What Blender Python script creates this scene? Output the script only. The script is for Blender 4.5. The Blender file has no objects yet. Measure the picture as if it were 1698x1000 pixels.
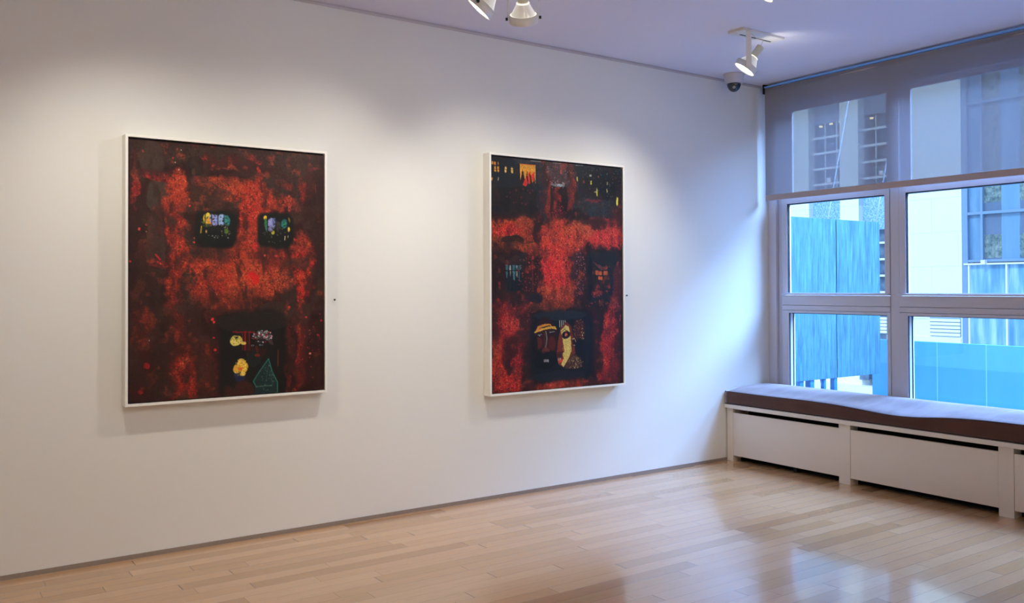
import bpy, bmesh, math, random
import numpy as np
from mathutils import Vector, Matrix

scene = bpy.context.scene
COL = scene.collection
R = math.radians
random.seed(7)

# ------------------------------------------------------------------ colour / material helpers
def lin(c):
    c = np.asarray(c, float) / 255.0
    return np.where(c <= 0.04045, c / 12.92, ((c + 0.055) / 1.055) ** 2.4)

def rgba(c):
    return tuple(float(v) for v in lin(c)) + (1.0,)

class NT:
    """tiny node-tree builder"""
    def __init__(self, name):
        self.m = bpy.data.materials.new(name)
        self.m.use_nodes = True
        self.t = self.m.node_tree
        self.t.nodes.clear()
        self.out = self.n('ShaderNodeOutputMaterial')
    def n(self, kind, **kw):
        nd = self.t.nodes.new(kind)
        for k, v in kw.items():
            setattr(nd, k, v)
        return nd
    def l(self, a, b):
        self.t.links.new(a, b)
    def val(self, sock, v):
        if hasattr(v, 'is_linked'):
            self.l(v, sock)
        else:
            sock.default_value = v
    def math(self, op, a, b=None, c=None):
        nd = self.n('ShaderNodeMath', operation=op)
        for i, v in enumerate((a, b, c)):
            if v is not None:
                self.val(nd.inputs[i], v)
        return nd.outputs[0]
    def mix(self, f, a, b, mode='MIX'):
        nd = self.n('ShaderNodeMix', data_type='RGBA', blend_type=mode)
        self.val(nd.inputs[0], f); self.val(nd.inputs[6], a); self.val(nd.inputs[7], b)
        return nd.outputs[2]
    def noise(self, scale, detail=3, vec=None, rough=0.55):
        nd = self.n('ShaderNodeTexNoise')
        nd.inputs['Scale'].default_value = scale
        nd.inputs['Detail'].default_value = detail
        nd.inputs['Roughness'].default_value = rough
        if vec is None:
            vec = self.coord()
        self.l(vec, nd.inputs['Vector'])
        return nd.outputs[0]
    def coord(self):
        if not hasattr(self, '_co'):
            self._co = self.n('ShaderNodeTexCoord').outputs['Object']
        return self._co
    def scaled(self, s):
        nd = self.n('ShaderNodeMapping'); nd.inputs['Scale'].default_value = s
        self.l(self.coord(), nd.inputs[0]); return nd.outputs[0]
    def ramp(self, f, stops):
        nd = self.n('ShaderNodeValToRGB'); self.l(f, nd.inputs[0])
        el = nd.color_ramp.elements
        while len(el) < len(stops): el.new(0.5)
        for e, (p, c) in zip(el, stops):
            e.position = p; e.color = c
        return nd.outputs[0]
    def bump(self, h, strength=0.2, dist=0.002):
        nd = self.n('ShaderNodeBump'); nd.inputs['Strength'].default_value = strength
        nd.inputs['Distance'].default_value = dist; self.l(h, nd.inputs['Height']); return nd.outputs[0]
    def bsdf(self, color, rough=0.5, metal=0.0, normal=None, spec=0.5, **kw):
        b = self.n('ShaderNodeBsdfPrincipled')
        self.val(b.inputs['Base Color'], color); self.val(b.inputs['Roughness'], rough)
        b.inputs['Metallic'].default_value = metal
        b.inputs['Specular IOR Level'].default_value = spec
        if normal is not None: self.l(normal, b.inputs['Normal'])
        for k, v in kw.items():
            self.val(b.inputs[k.replace('_', ' ')], v)
        return b.outputs[0]
    def done(self, sh):
        self.l(sh, self.out.inputs['Surface']); return self.m

def paint_mat(name, col, rough=0.5, var=0.05, scale=12, metal=0.0, spec=0.5, bump=0.0, bscale=300, **kw):
    t = NT(name)
    c = lin(col)
    lo = tuple(np.clip(c * (1 - var), 0, 1)) + (1,); hi = tuple(np.clip(c * (1 + var), 0, 1)) + (1,)
    colr = t.mix(t.noise(scale), lo, hi)
    nrm = t.bump(t.noise(bscale, 2), bump) if bump else None
    return t.done(t.bsdf(colr, rough, metal, nrm, spec, **kw))

def emit_mat(name, col, strength):
    t = NT(name)
    e = t.n('ShaderNodeEmission'); e.inputs[0].default_value = rgba(col)
    t.l(t.math('MULTIPLY_ADD', t.noise(40), strength * 0.1, strength), e.inputs[1])
    return t.done(e.outputs[0])

# ------------------------------------------------------------------ mesh helpers
class MB:
    def __init__(self): self.bm = bmesh.new()
    def box(self, x0, x1, y0, y1, z0, z1, mi=0):
        v = [self.bm.verts.new((x, y, z)) for x in (x0, x1) for y in (y0, y1) for z in (z0, z1)]
        for f in ((0,1,3,2),(4,6,7,5),(0,4,5,1),(2,3,7,6),(0,2,6,4),(1,5,7,3)):
            self.bm.faces.new([v[i] for i in f]).material_index = mi
        return self
    def lathe(self, prof, seg=32, mat=None, mi=0, cap=True):
        """prof: list of (r, z) along local z; mat: matrix to world"""
        M = mat or Matrix.Identity(4)
        rings = []
        for r, z in prof:
            rings.append([self.bm.verts.new(M @ Vector((r*math.cos(2*math.pi*k/seg), r*math.sin(2*math.pi*k/seg), z))) for k in range(seg)])
        for a, b in zip(rings, rings[1:]):
            for k in range(seg):
                f = self.bm.faces.new((a[k], a[(k+1) % seg], b[(k+1) % seg], b[k])); f.smooth = True; f.material_index = mi
        if cap:
            self.bm.faces.new(rings[0][::-1]).material_index = mi
            self.bm.faces.new(rings[-1]).material_index = mi
        return self
    def tube(self, pts, r, seg=10):
        pts = [Vector(p) for p in pts]
        rings = []
        for i, p in enumerate(pts):
            d = (pts[min(i+1, len(pts)-1)] - pts[max(i-1, 0)]).normalized()
            a = d.orthogonal().normalized() if i == 0 else (prev - d * prev.dot(d)).normalized()
            prev = a; b = d.cross(a)
            rings.append([self.bm.verts.new(p + r*(a*math.cos(2*math.pi*k/seg) + b*math.sin(2*math.pi*k/seg))) for k in range(seg)])
        for u, v in zip(rings, rings[1:]):
            for k in range(seg):
                self.bm.faces.new((u[k], u[(k+1) % seg], v[(k+1) % seg], v[k])).smooth = True
        self.bm.faces.new(rings[0][::-1]); self.bm.faces.new(rings[-1])
        return self
    def bar(self, p, q, w, t, side=None):
        """flat bar from p to q, width w along 'side', thickness t"""
        p, q = Vector(p), Vector(q); d = (q - p).normalized()
        s = Vector(side) if side is not None else d.orthogonal()
        s = (s - d * s.dot(d)).normalized(); u = d.cross(s)
        vs = [self.bm.verts.new(c + s*sx*w/2 + u*sy*t/2) for c in (p, q) for sx, sy in ((-1,-1),(1,-1),(1,1),(-1,1))]
        for f in ((3,2,1,0),(4,5,6,7),(0,1,5,4),(1,2,6,5),(2,3,7,6),(3,0,4,7)):
            self.bm.faces.new([vs[i] for i in f])
        return self
    def obj(self, name, mats, parent=None, bevel=0.0):
        bmesh.ops.recalc_face_normals(self.bm, faces=self.bm.faces)
        me = bpy.data.meshes.new(name); self.bm.to_mesh(me); self.bm.free()
        for m in (mats if isinstance(mats, (list, tuple)) else [mats]): me.materials.append(m)
        o = bpy.data.objects.new(name, me); COL.objects.link(o)
        if bevel:
            b = o.modifiers.new('bevel', 'BEVEL'); b.width = bevel; b.segments = 2; b.limit_method = 'ANGLE'
        if parent is not None:
            o.parent = parent
            o.matrix_parent_inverse = Matrix.Translation(parent.location).inverted()
        return o

def tag(o, label, cat, group=None):
    o['label'] = label; o['category'] = cat
    if group: o['group'] = group
    return o
def struct(o):
    o['kind'] = 'structure'; return o
def empty(name, loc):
    o = bpy.data.objects.new(name, None); o.location = loc; o.empty_display_size = 0.05
    COL.objects.link(o); return o

# ------------------------------------------------------------------ room dimensions (metres)
WY = 4.679          # plane of the wall that carries the pictures
HC = 2.9775         # ceiling height
XW = 5.875          # inner face of the window frames
XL, YF = -3.2, -4.0 # far left wall, wall behind the viewpoint

# ------------------------------------------------------------------ materials
def wall_material():
    t = NT('wall_paint')
    c = t.mix(t.noise(1.3, 2), rgba((224, 224, 218)), rgba((229, 229, 223)))
    n = t.bump(t.noise(420, 2), 0.06, 0.001)
    return t.done(t.bsdf(c, 0.7, 0, n, 0.25))
M_WALL = wall_material()
M_CEIL = paint_mat('ceiling_paint', (232, 229, 236), 0.85, 0.01, 2, spec=0.2)
M_FRAME = paint_mat('picture_frame_lacquer', (240, 238, 230), 0.35, 0.01, 20)
M_BLACK = paint_mat('black_rebate', (12, 12, 13), 0.8, 0.1)
M_BASE = paint_mat('grey_skirting_metal', (138, 124, 114), 0.5, 0.06, 30)
M_REVEAL = paint_mat('grey_shadow_bead', (196, 190, 192), 0.6, 0.04, 30)
M_WIN = paint_mat('window_frame_enamel', (206, 206, 216), 0.38, 0.02, 8)
M_GASKET = paint_mat('black_gasket', (16, 20, 30), 0.6, 0.1)
M_BENCH = paint_mat('bench_white_paint', (222, 214, 204), 0.45, 0.015, 6, bump=0.03, bscale=160)
M_DARKVOID = paint_mat('void_shade', (26, 24, 23), 0.9, 0.1)  # shade inside the bench put into a near-black colour
M_LAMP_WHITE = paint_mat('lamp_white_enamel', (226, 222, 214), 0.3, 0.02, 30)
M_LAMP_CREAM = paint_mat('lamp_cream_socket', (226, 220, 190), 0.4, 0.03, 30)
M_STEEL = paint_mat('steel_wire', (170, 170, 175), 0.3, 0.04, 40, metal=0.9)
M_KNOB = paint_mat('black_plastic', (14, 14, 15), 0.35, 0.1)
M_GLOW = emit_mat('glowing_lamp_face', (255, 246, 226), 9.0)
M_DOME_W = paint_mat('camera_housing_plastic', (196, 194, 200), 0.4, 0.02)
M_DOME = paint_mat('camera_smoked_dome', (16, 16, 22), 0.08, 0.1, spec=0.8)

def bulb_material():
    t = NT('frosted_reflector_glass')
    c = t.mix(t.noise(25), rgba((240, 238, 220)), rgba((255, 253, 244)))
    b = t.n('ShaderNodeBsdfPrincipled')
    t.l(c, b.inputs['Base Color']); b.inputs['Roughness'].default_value = 0.08
    b.inputs['Coat Weight'].default_value = 0.8
    lw = t.n('ShaderNodeLayerWeight'); lw.inputs['Blend'].default_value = 0.45
    glow = t.math('MULTIPLY_ADD', t.math('POWER', lw.outputs['Facing'], 1.6), 0.9, 0.10)
    glow = t.math('MULTIPLY', glow, t.math('MULTIPLY_ADD', t.noise(30, 3), 1.2, 0.4))
    t.l(c, b.inputs['Emission Color']); t.l(glow, b.inputs['Emission Strength'])
    return t.done(b.outputs[0])
M_BULB = bulb_material()
M_COLLAR = emit_mat('bright_bulb_glass_edge', (255, 250, 230), 1.15)

def floor_material():
    t = NT('maple_strip_floor')
    sx = t.n('ShaderNodeSeparateXYZ'); t.l(t.coord(), sx.inputs[0])
    X, Y = sx.outputs[0], sx.outputs[1]
    W, L = 0.083, 0.92
    row = t.math('FLOOR', t.math('DIVIDE', Y, W))
    wn = t.n('ShaderNodeTexWhiteNoise', noise_dimensions='1D'); t.l(row, wn.inputs['W'])
    off = t.math('MULTIPLY', wn.outputs['Value'], 7.0)
    xs = t.math('ADD', t.math('DIVIDE', X, L), off)
    # uneven board lengths: warp the run of each row
    xs = t.math('ADD', xs, t.math('MULTIPLY', t.math('SINE', t.math('MULTIPLY', xs, 2.3)), 0.22))
    pid = t.math('FLOOR', xs)
    cmb = t.n('ShaderNodeCombineXYZ'); t.l(row, cmb.inputs[0]); t.l(pid, cmb.inputs[1])
    w2 = t.n('ShaderNodeTexWhiteNoise', noise_dimensions='3D'); t.l(cmb.outputs[0], w2.inputs['Vector'])
    rnd = w2.outputs['Value']
    base = t.ramp(rnd, [(0.0, rgba((178, 134, 92))), (0.12, rgba((192, 150, 104))), (0.45, rgba((204, 159, 116))), (0.85, rgba((212, 171, 128))), (1.0, rgba((190, 145, 102)))])
    # grain
    mp = t.n('ShaderNodeVectorMath', operation='ADD'); t.l(t.scaled((1.6, 26, 1)), mp.inputs[0])
    sc = t.n('ShaderNodeVectorMath', operation='SCALE'); t.l(w2.outputs['Color'], sc.inputs[0]); sc.inputs['Scale'].default_value = 20
    t.l(sc.outputs[0], mp.inputs[1])
    g = t.noise(2.2, 5, mp.outputs[0], 0.6)
    base = t.mix(t.math('MULTIPLY', g, 0.55), base, t.mix(0.35, base, rgba((150, 96, 58)), 'MULTIPLY'))
    fl = t.noise(5, 3, mp.outputs[0])
    base = t.mix(t.math('MULTIPLY', t.math('GREATER_THAN', fl, 0.63), 0.22), base, rgba((168, 106, 66)))
    fy = t.math('FRACT', t.math('DIVIDE', Y, W)); fx = t.math('FRACT', xs)
    gy = t.math('LESS_THAN', t.math('MINIMUM', fy, t.math('SUBTRACT', 1.0, fy)), 0.012)
    gx = t.math('LESS_THAN', t.math('MINIMUM', fx, t.math('SUBTRACT', 1.0, fx)), 0.0019)
    gap = t.math('MAXIMUM', gy, gx)
    col = t.mix(t.math('MULTIPLY', gap, 0.55), base, rgba((92, 56, 32)))
    h = t.math('SUBTRACT', t.math('MULTIPLY', rnd, 0.35), gap)
    nrm = t.bump(h, 0.34, 0.0014)
    rough = t.math('MULTIPLY_ADD', t.noise(9, 3), 0.09, 0.18)
    return t.done(t.bsdf(col, rough, 0, nrm, 0.5, Coat_Weight=0.8, Coat_Roughness=0.09))
M_FLOOR = floor_material()

def fabric_screen():
    t = NT('woven_solar_screen')
    wv = t.n('ShaderNodeTexWave', wave_type='BANDS', bands_direction='Y'); wv.inputs['Scale'].default_value = 130
    wv.inputs['Distortion'].default_value = 1.5; t.l(t.coord(), wv.inputs['Vector'])
    wz = t.n('ShaderNodeTexWave', wave_type='BANDS', bands_direction='Z'); wz.inputs['Scale'].default_value = 130
    wz.inputs['Distortion'].default_value = 1.5; t.l(t.coord(), wz.inputs['Vector'])
    w = t.math('MULTIPLY', wv.outputs['Fac'], wz.outputs['Fac'])
    col = t.mix(w, rgba((146, 142, 146)), rgba((166, 161, 162)))
    d = t.n('ShaderNodeBsdfDiffuse'); t.l(col, d.inputs[0])
    tr = t.n('ShaderNodeBsdfTranslucent'); t.l(col, tr.inputs[0])
    m1 = t.n('ShaderNodeMixShader'); m1.inputs[0].default_value = 0.16
    t.l(d.outputs[0], m1.inputs[1]); t.l(tr.outputs[0], m1.inputs[2])
    tp = t.n('ShaderNodeBsdfTransparent')
    m2 = t.n('ShaderNodeMixShader'); t.l(t.math('MULTIPLY_ADD', w, -0.06, 0.21), m2.inputs[0])
    t.l(m1.outputs[0], m2.inputs[1]); t.l(tp.outputs[0], m2.inputs[2])
    return t.done(m2.outputs[0])
M_SCREEN = fabric_screen()
M_HEM = paint_mat('shade_hem_fabric', (184, 170, 164), 0.85, 0.05, 60)
M_LIGHTGAP = paint_mat('blue_light_gap', (120, 182, 255), 0.4, 0.04, 20)  # bright blue stands for daylight leaking in above the shade

def suede():
    t = NT('brown_velvet')
    a = t.noise(7, 4, t.scaled((1.6, 0.9, 1)))
    c = t.mix(a, rgba((66, 40, 32)), rgba((86, 54, 45)))
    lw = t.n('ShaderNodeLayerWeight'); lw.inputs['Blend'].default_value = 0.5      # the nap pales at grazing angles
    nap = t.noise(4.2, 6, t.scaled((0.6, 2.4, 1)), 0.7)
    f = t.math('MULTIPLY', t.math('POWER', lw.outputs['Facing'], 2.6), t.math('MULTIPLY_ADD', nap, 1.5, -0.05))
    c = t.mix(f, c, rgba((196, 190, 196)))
    n = t.bump(t.noise(260, 2), 0.25, 0.001)
    b = t.bsdf(c, 0.8, 0, n, 0.25, Sheen_Weight=1.0, Sheen_Roughness=0.38, Sheen_Tint=rgba((230, 226, 235)))
    return t.done(b)
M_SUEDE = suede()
M_PIPING = paint_mat('cushion_piping_cloth', (52, 32, 28), 0.8, 0.1, 60)

def glass():
    t = NT('window_glass')
    tp = t.n('ShaderNodeBsdfTransparent')
    t.l(t.mix(t.noise(3), (0.93, 0.97, 0.97, 1), (0.95, 0.98, 0.98, 1)), tp.inputs[0])
    gl = t.n('ShaderNodeBsdfGlossy'); gl.inputs['Roughness'].default_value = 0.02
    fr = t.n('ShaderNodeFresnel'); fr.inputs[0].default_value = 1.45
    m = t.n('ShaderNodeMixShader'); t.l(t.math('MULTIPLY', fr.outputs[0], 0.5), m.inputs[0])
    t.l(tp.outputs[0], m.inputs[1]); t.l(gl.outputs[0], m.inputs[2])
    return t.done(m.outputs[0])
M_GLASS = glass()

def plywood():
    t = NT('teal_painted_plywood')
    g = t.noise(3.0, 6, t.scaled((14, 3, 1.1)), 0.65)
    c = t.ramp(g, [(0.34, rgba((36, 68, 78))), (0.47, rgba((50, 87, 94))), (0.56, rgba((55, 95, 100))), (0.70, rgba((74, 114, 118)))])
    c = t.mix(t.math('MULTIPLY', t.math('GREATER_THAN', t.noise(60, 2, t.scaled((1.5, 1, .6))), 0.72), 0.3), c, rgba((90, 112, 132)))
    return t.done(t.bsdf(c, 0.6, 0, t.bump(g, 0.2, 0.004), 0.3))
M_PLY = plywood()

def parapet_mat():
    t = NT('teal_parapet_boards')
    sx = t.n('ShaderNodeSeparateXYZ'); t.l(t.coord(), sx.inputs[0])
    fy = t.math('FRACT', t.math('DIVIDE', sx.outputs[1], 0.59))
    seam = t.math('LESS_THAN', fy, 0.02)
    low = t.math('LESS_THAN', sx.outputs[2], 0.36)
    n = t.noise(2.0, 5, t.scaled((1, 3, 0.6)))
    c = t.mix(n, rgba((66, 126, 180)), rgba((86, 148, 196)))
    c = t.mix(t.math('MULTIPLY', low, 0.55), c, rgba((54, 120, 204)))
    c = t.mix(t.math('MULTIPLY', seam, 0.5), c, rgba((140, 180, 225)))
    return t.done(t.bsdf(c, 0.55, 0, None, 0.3))
M_PARAPET = parapet_mat()

def stone():
    t = NT('pale_limestone')
    bk = t.n('ShaderNodeTexBrick'); bk.inputs['Scale'].default_value = 1.0
    sx = t.n('ShaderNodeSeparateXYZ'); t.l(t.coord(), sx.inputs[0])
    cm = t.n('ShaderNodeCombineXYZ'); t.l(sx.outputs[1], cm.inputs[0]); t.l(sx.outputs[2], cm.inputs[1])
    t.l(cm.outputs[0], bk.inputs['Vector'])
    bk.inputs['Brick Width'].default_value = 1.5; bk.inputs['Row Height'].default_value = 0.95
    bk.inputs['Mortar Size'].default_value = 0.006
    bk.inputs['Color1'].default_value = rgba((236, 238, 234)); bk.inputs['Color2'].default_value = rgba((230, 232, 230))
    bk.inputs['Mortar'].default_value = rgba((205, 212, 216))
    return t.done(t.bsdf(bk.outputs[0], 0.8, 0, None, 0.2))
M_STONE = stone()
M_STONE_TRIM = paint_mat('pale_stone_trim', (232, 236, 236), 0.7, 0.03, 5)
M_BLUEFRAME = paint_mat('blue_grey_window_metal', (118, 146, 176), 0.4, 0.04, 6)
M_WHITEBAR = paint_mat('white_glazing_bar', (226, 232, 238), 0.45, 0.02)

def streaky(name, c0, c1, c2, scale=(1, 2.2, 0.25), rough=0.35):
    t = NT(name)
    n = t.noise(2.4, 4, t.scaled(scale), 0.5)
    c = t.ramp(n, [(0.32, rgba(c0)), (0.5, rgba(c1)), (0.68, rgba(c2))])
    return t.done(t.bsdf(c, rough, 0, None, 0.4))
M_METALPANEL = streaky('pale_blue_metal_panel', (84, 140, 180), (116, 168, 204), (170, 206, 228))
M_SPANDREL = streaky('speckled_spandrel_glass', (92, 140, 204), (130, 176, 224), (176, 210, 240), (9, 9, 9))
M_DARKGLASS = streaky('dim_office_glass', (58, 78, 104), (78, 100, 128), (104, 128, 152), (1, 1.4, 1.4), 0.15)
M_BLIND = streaky('lavender_window_blind', (124, 140, 168), (134, 150, 178), (144, 160, 186))
M_CURTAIN = streaky('blue_office_glass', (84, 124, 160), (98, 140, 176), (120, 158, 190), (1, 1.6, 0.3), 0.2)

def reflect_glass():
    # pane with a stone block's reflection painted into its colour, between blue curtains
    t = NT('office_glass_painted_reflection')
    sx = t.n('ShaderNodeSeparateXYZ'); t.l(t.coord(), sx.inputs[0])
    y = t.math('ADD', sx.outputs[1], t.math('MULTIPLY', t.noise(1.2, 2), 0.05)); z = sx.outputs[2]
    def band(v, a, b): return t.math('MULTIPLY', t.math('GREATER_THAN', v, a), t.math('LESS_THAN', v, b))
    stone_y = t.math('MAXIMUM', band(y, 11.68, 12.13), band(y, 9.4, 11.22))  # bands where the stone reflection is painted
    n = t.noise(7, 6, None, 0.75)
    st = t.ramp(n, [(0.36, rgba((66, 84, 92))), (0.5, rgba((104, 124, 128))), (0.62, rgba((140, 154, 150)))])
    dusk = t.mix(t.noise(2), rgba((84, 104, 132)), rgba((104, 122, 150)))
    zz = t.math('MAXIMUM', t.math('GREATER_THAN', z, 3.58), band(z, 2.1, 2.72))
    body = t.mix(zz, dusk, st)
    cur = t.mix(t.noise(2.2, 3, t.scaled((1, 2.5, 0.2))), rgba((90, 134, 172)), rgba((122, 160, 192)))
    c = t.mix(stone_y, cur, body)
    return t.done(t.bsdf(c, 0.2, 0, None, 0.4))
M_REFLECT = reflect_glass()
M_ASPHALT = paint_mat('street_asphalt', (150, 152, 156), 0.9, 0.1, 3)
M_DECK = paint_mat('shed_deck_boards', (120, 150, 170), 0.8, 0.12, 4)
M_POST = paint_mat('teal_scaffold_paint', (34, 92, 140), 0.5, 0.1, 8)
M_CABLE = paint_mat('grey_cable', (190, 205, 220), 0.6, 0.03)
M_BEACON = emit_mat('warm_ceiling_light', (255, 244, 200), 3.0)

# ------------------------------------------------------------------ room shell
struct(MB().box(XL-0.2, 6.0, YF-0.2, WY+0.2, -0.12, 0.0).obj('floor', M_FLOOR))
struct(MB().box(XL-0.2, 6.0, YF-0.2, WY+0.2, HC, HC+0.15).obj('ceiling', M_CEIL))
struct(MB().box(XL-0.2, 5.985, WY, WY+0.2, 0.0, HC).obj('wall_back', M_WALL))
struct(MB().box(XL-0.2, XL, YF, WY, 0.0, HC).obj('wall_left', M_WALL))
struct(MB().box(XL-0.2, 6.2, YF-0.2, YF, 0.0, HC).obj('wall_front', M_WALL))
wr = MB()
wr.box(5.90, 5.985, YF, WY, 0.0, 0.50)          # under the windows
wr.box(5.90, 5.985, YF, WY, 2.84, HC)           # above
wr.box(5.90, 6.2, YF, 0.02, 0.50, 2.84)       # beyond the last bay
struct(wr.obj('wall_right', M_WALL))
struct(MB().box(XL, 5.37, WY-0.006, WY, 0.0, 0.022).obj('baseboard_back', M_BASE))
cr = MB()
cr.box(XL, 5.80, WY-0.004, WY, HC-0.021, HC-0.009); cr.box(XL, 5.80, WY-0.001, WY, HC-0.009, HC, 1)
struct(cr.obj('trim_1', [M_REVEAL, paint_mat('dark_shadow_gap', (182, 177, 182), 0.8, 0.03)]))

# ------------------------------------------------------------------ windows (three bays along the right wall)
# bays: (outer left y, outer right y, has left jamb)
def window(idx, yl, yr):
    """yl > yr : frame lines at the left / right edge of the bay (mullion edges)"""
    e = struct(empty('window_%d' % idx, (XW, (yl+yr)/2, 0.5)))
    f = MB()
    # fixed outer frame
    f.box(XW+0.015, 5.99, yr-0.0345, yl+0.0345, 2.79, 2.845)     # head
    f.box(XW+0.004, 5.99, yr-0.0345, yl+0.0345, 0.495, 0.53)       # sill
    f.box(XW-0.004, 5.99, yr, yl, 1.2055, 1.282); f.box(XW-0.002, 5.99, yr, yl, 1.1650, 1.2035)                   # meeting transom
    f.obj('window_frame', M_WIN, e, 0.003)
    MB().box(XW-0.022, XW+0.03, yr+0.002, yl-0.002, 1.284, 1.296).obj('ledge', M_WIN, e, 0.003)
    # lower light: slim bead round the pane
    s = MB()
    s.box(XW, 5.955, yl-0.062, yl, 0.53, 1.163); s.box(XW, 5.955, yr, yr+0.026, 0.53, 1.163)
    s.box(XW, 5.955, yr+0.026, yl-0.062, 1.143, 1.163); s.box(XW, 5.955, yr+0.026, yl-0.062, 0.53, 0.545)
    s.obj('lower_sash', M_WIN, e, 0.002)
    g = MB()
    g.box(XW+0.004, XW+0.018, yl-0.064, yl-0.061, 0.545, 1.145); g.box(5.928, 5.936, yl-0.066, yl-0.061, 0.545, 1.145); g.box(XW+0.03, 5.955, yr+0.025, yl-0.061, 1.138, 1.144)
    g.obj('gasket', M_GASKET, e)
    MB().box(5.934, 5.940, yr+0.024, yl-0.060, 0.54, 1.146).obj('pane', M_GLASS, e)
    # upper sash (inner, opens) z 1.295 - 2.054
    s = MB()
    s.box(XW, 5.925, yl-0.050, yl-0.002, 1.296, 2.054); s.box(XW, 5.925, yr+0.002, yr+0.040, 1.296, 2.054)
    s.box(XW, 5.925, yr+0.040, yl-0.050, 2.009, 2.054); s.box(XW, 5.925, yr+0.040, yl-0.050, 1.296, 1.302)
    s.obj('upper_sash', M_WIN, e, 0.002)
    g = MB()
    g.box(XW+0.004, XW+0.016, yl-0.052, yl-0.049, 1.302, 2.009); g.box(5.896, 5.904, yl-0.054, yl-0.049, 1.302, 2.009); g.box(XW+0.008, 5.925, yr+0.039, yl-0.05, 2.003, 2.0095)
    g.obj('gasket', M_GASKET, e)
    MB().box(5.902, 5.908, yr+0.038, yl-0.048, 1.30, 2.011).obj('pane', M_GLASS, e)
    # top light behind the shade
    s = MB()
    s.box(5.93, 5.948, yl-0.060, yl-0.002, 2.054, 2.79); s.box(5.93, 5.948, yr+0.002, yr+0.055, 2.054, 2.79)
    s.box(5.93, 5.948, yr+0.055, yl-0.060, 2.75, 2.79); s.box(5.93, 5.948, yr+0.055, yl-0.060, 2.054, 2.09)
    s.obj('top_sash', M_WIN, e, 0.002)
    MB().box(5.936, 5.942, yr+0.05, yl-0.055, 2.085, 2.755).obj('pane', M_GLASS, e)
    return e
window(1, 4.539, 3.613)
window(2, 3.544, 1.80)
window(3, 1.731, 0.09)
mu = MB()
for a, b in ((3.544, 3.613), (1.731, 1.80), (0.02, 0.09)):
    mu.box(XW+0.006, 5.985, a+.0012, b-.0012, 0.53, 2.80)
struct(mu.obj('trim_2', M_WIN, None, 0.002))
jb = MB()
jb.box(XW+0.006, 5.985, 4.600, WY, 0.50, 2.84)        # broad flat jamb next to the wall
jb.box(XW+0.034, 5.985, 4.539, 4.600, 0.50, 2.84)      # set-back strip
struct(jb.obj('trim_3', M_WIN, None, 0.003))
struct(MB().box(5.70, 5.90, 0.02, WY, 0.475, 0.50).obj('trim_4', M_BENCH))    # inner sill board below the cushion back

# ------------------------------------------------------------------ roller shade
sh = tag(empty('roller_shade', (5.79, 2.9, 2.93)), 'grey-tan mesh roller shade lowered over the upper part of the window', 'window shade')
Y0, Y1 = 0.45, 4.627
fb = MB()
nseg = 24
vs = [[fb.bm.verts.new((5.79 + 0.004*math.sin(k*0.9)*math.sin(j*0.35), Y0 + (Y1-Y0)*k/nseg, 2.084 + (2.945-2.084)*j/12)) for j in range(13)] for k in range(nseg+1)]
for k in range(nseg):
    for j in range(12):
        fb.bm.faces.new((vs[k][j], vs[k+1][j], vs[k+1][j+1], vs[k][j+1])).smooth = True
fb.obj('shade_fabric', M_SCREEN, sh)
MB().box(5.783, 5.797, Y0, Y1-0.003, 2.040, 2.085).obj('hem_bar', M_HEM, sh, 0.003)
MB().lathe([(0.022, 0), (0.022, Y1-Y0)], 20, Matrix.Translation((5.814, Y1, 2.922)) @ Matrix.Rotation(R(90), 4, 'X')).obj('roller_tube', M_HEM, sh)
MB().box(5.772, 5.85, Y1, Y1+0.010, 2.90, HC-0.001).obj('bracket', M_KNOB, sh, 0.002)
MB().box(5.778, 5.80, Y0, Y1+0.004, 2.9475, 2.9595).obj('light_gap_strip', M_LIGHTGAP, sh)  # added strip, coloured as the daylight gap over the roller

# ------------------------------------------------------------------ window bench (radiator cover)
BX = 5.365
be = tag(empty('window_bench', (5.6, 2.4, 0.0)), 'white painted bench with flat radiator-cover panels under the window', 'bench')
MB().box(5.338, 5.70, 0.3, WY-0.004, 0.411, 0.440).obj('bench_top', M_BENCH, be, 0.002)
for a, b in ((4.612, WY-0.008), (3.600, 3.687), (2.540, 2.627), (1.48, 1.567), (0.42, 0.507)):
    MB().box(BX, BX+0.09, a, b, 0.0, 0.411).obj('post', M_BENCH, be, 0.0015)
for a, b in ((3.688, 4.611), (2.628, 3.599), (1.568, 2.539), (0.508, 1.479)):
    MB().box(BX+0.003, BX+0.022, a, b, 0.046, 0.376).obj('front_panel', M_BENCH, be, 0.0015)
MB().box(5.62, 5.64, 0.42, WY-0.008, 0.0, 0.411).obj('shade_back', M_DARKVOID, be)  # dark sheets added as the shade behind the slots
MB().box(BX+0.09, 5.62, 0.42, WY-0.008, 0.0, 0.006).obj('shade_base', M_DARKVOID, be)
for y in (4.07,):
    MB().box(BX+0.05, BX+0.075, y, y+0.025, 0.0, 0.2).obj('panel_foot', M_DARKVOID, be)

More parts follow.
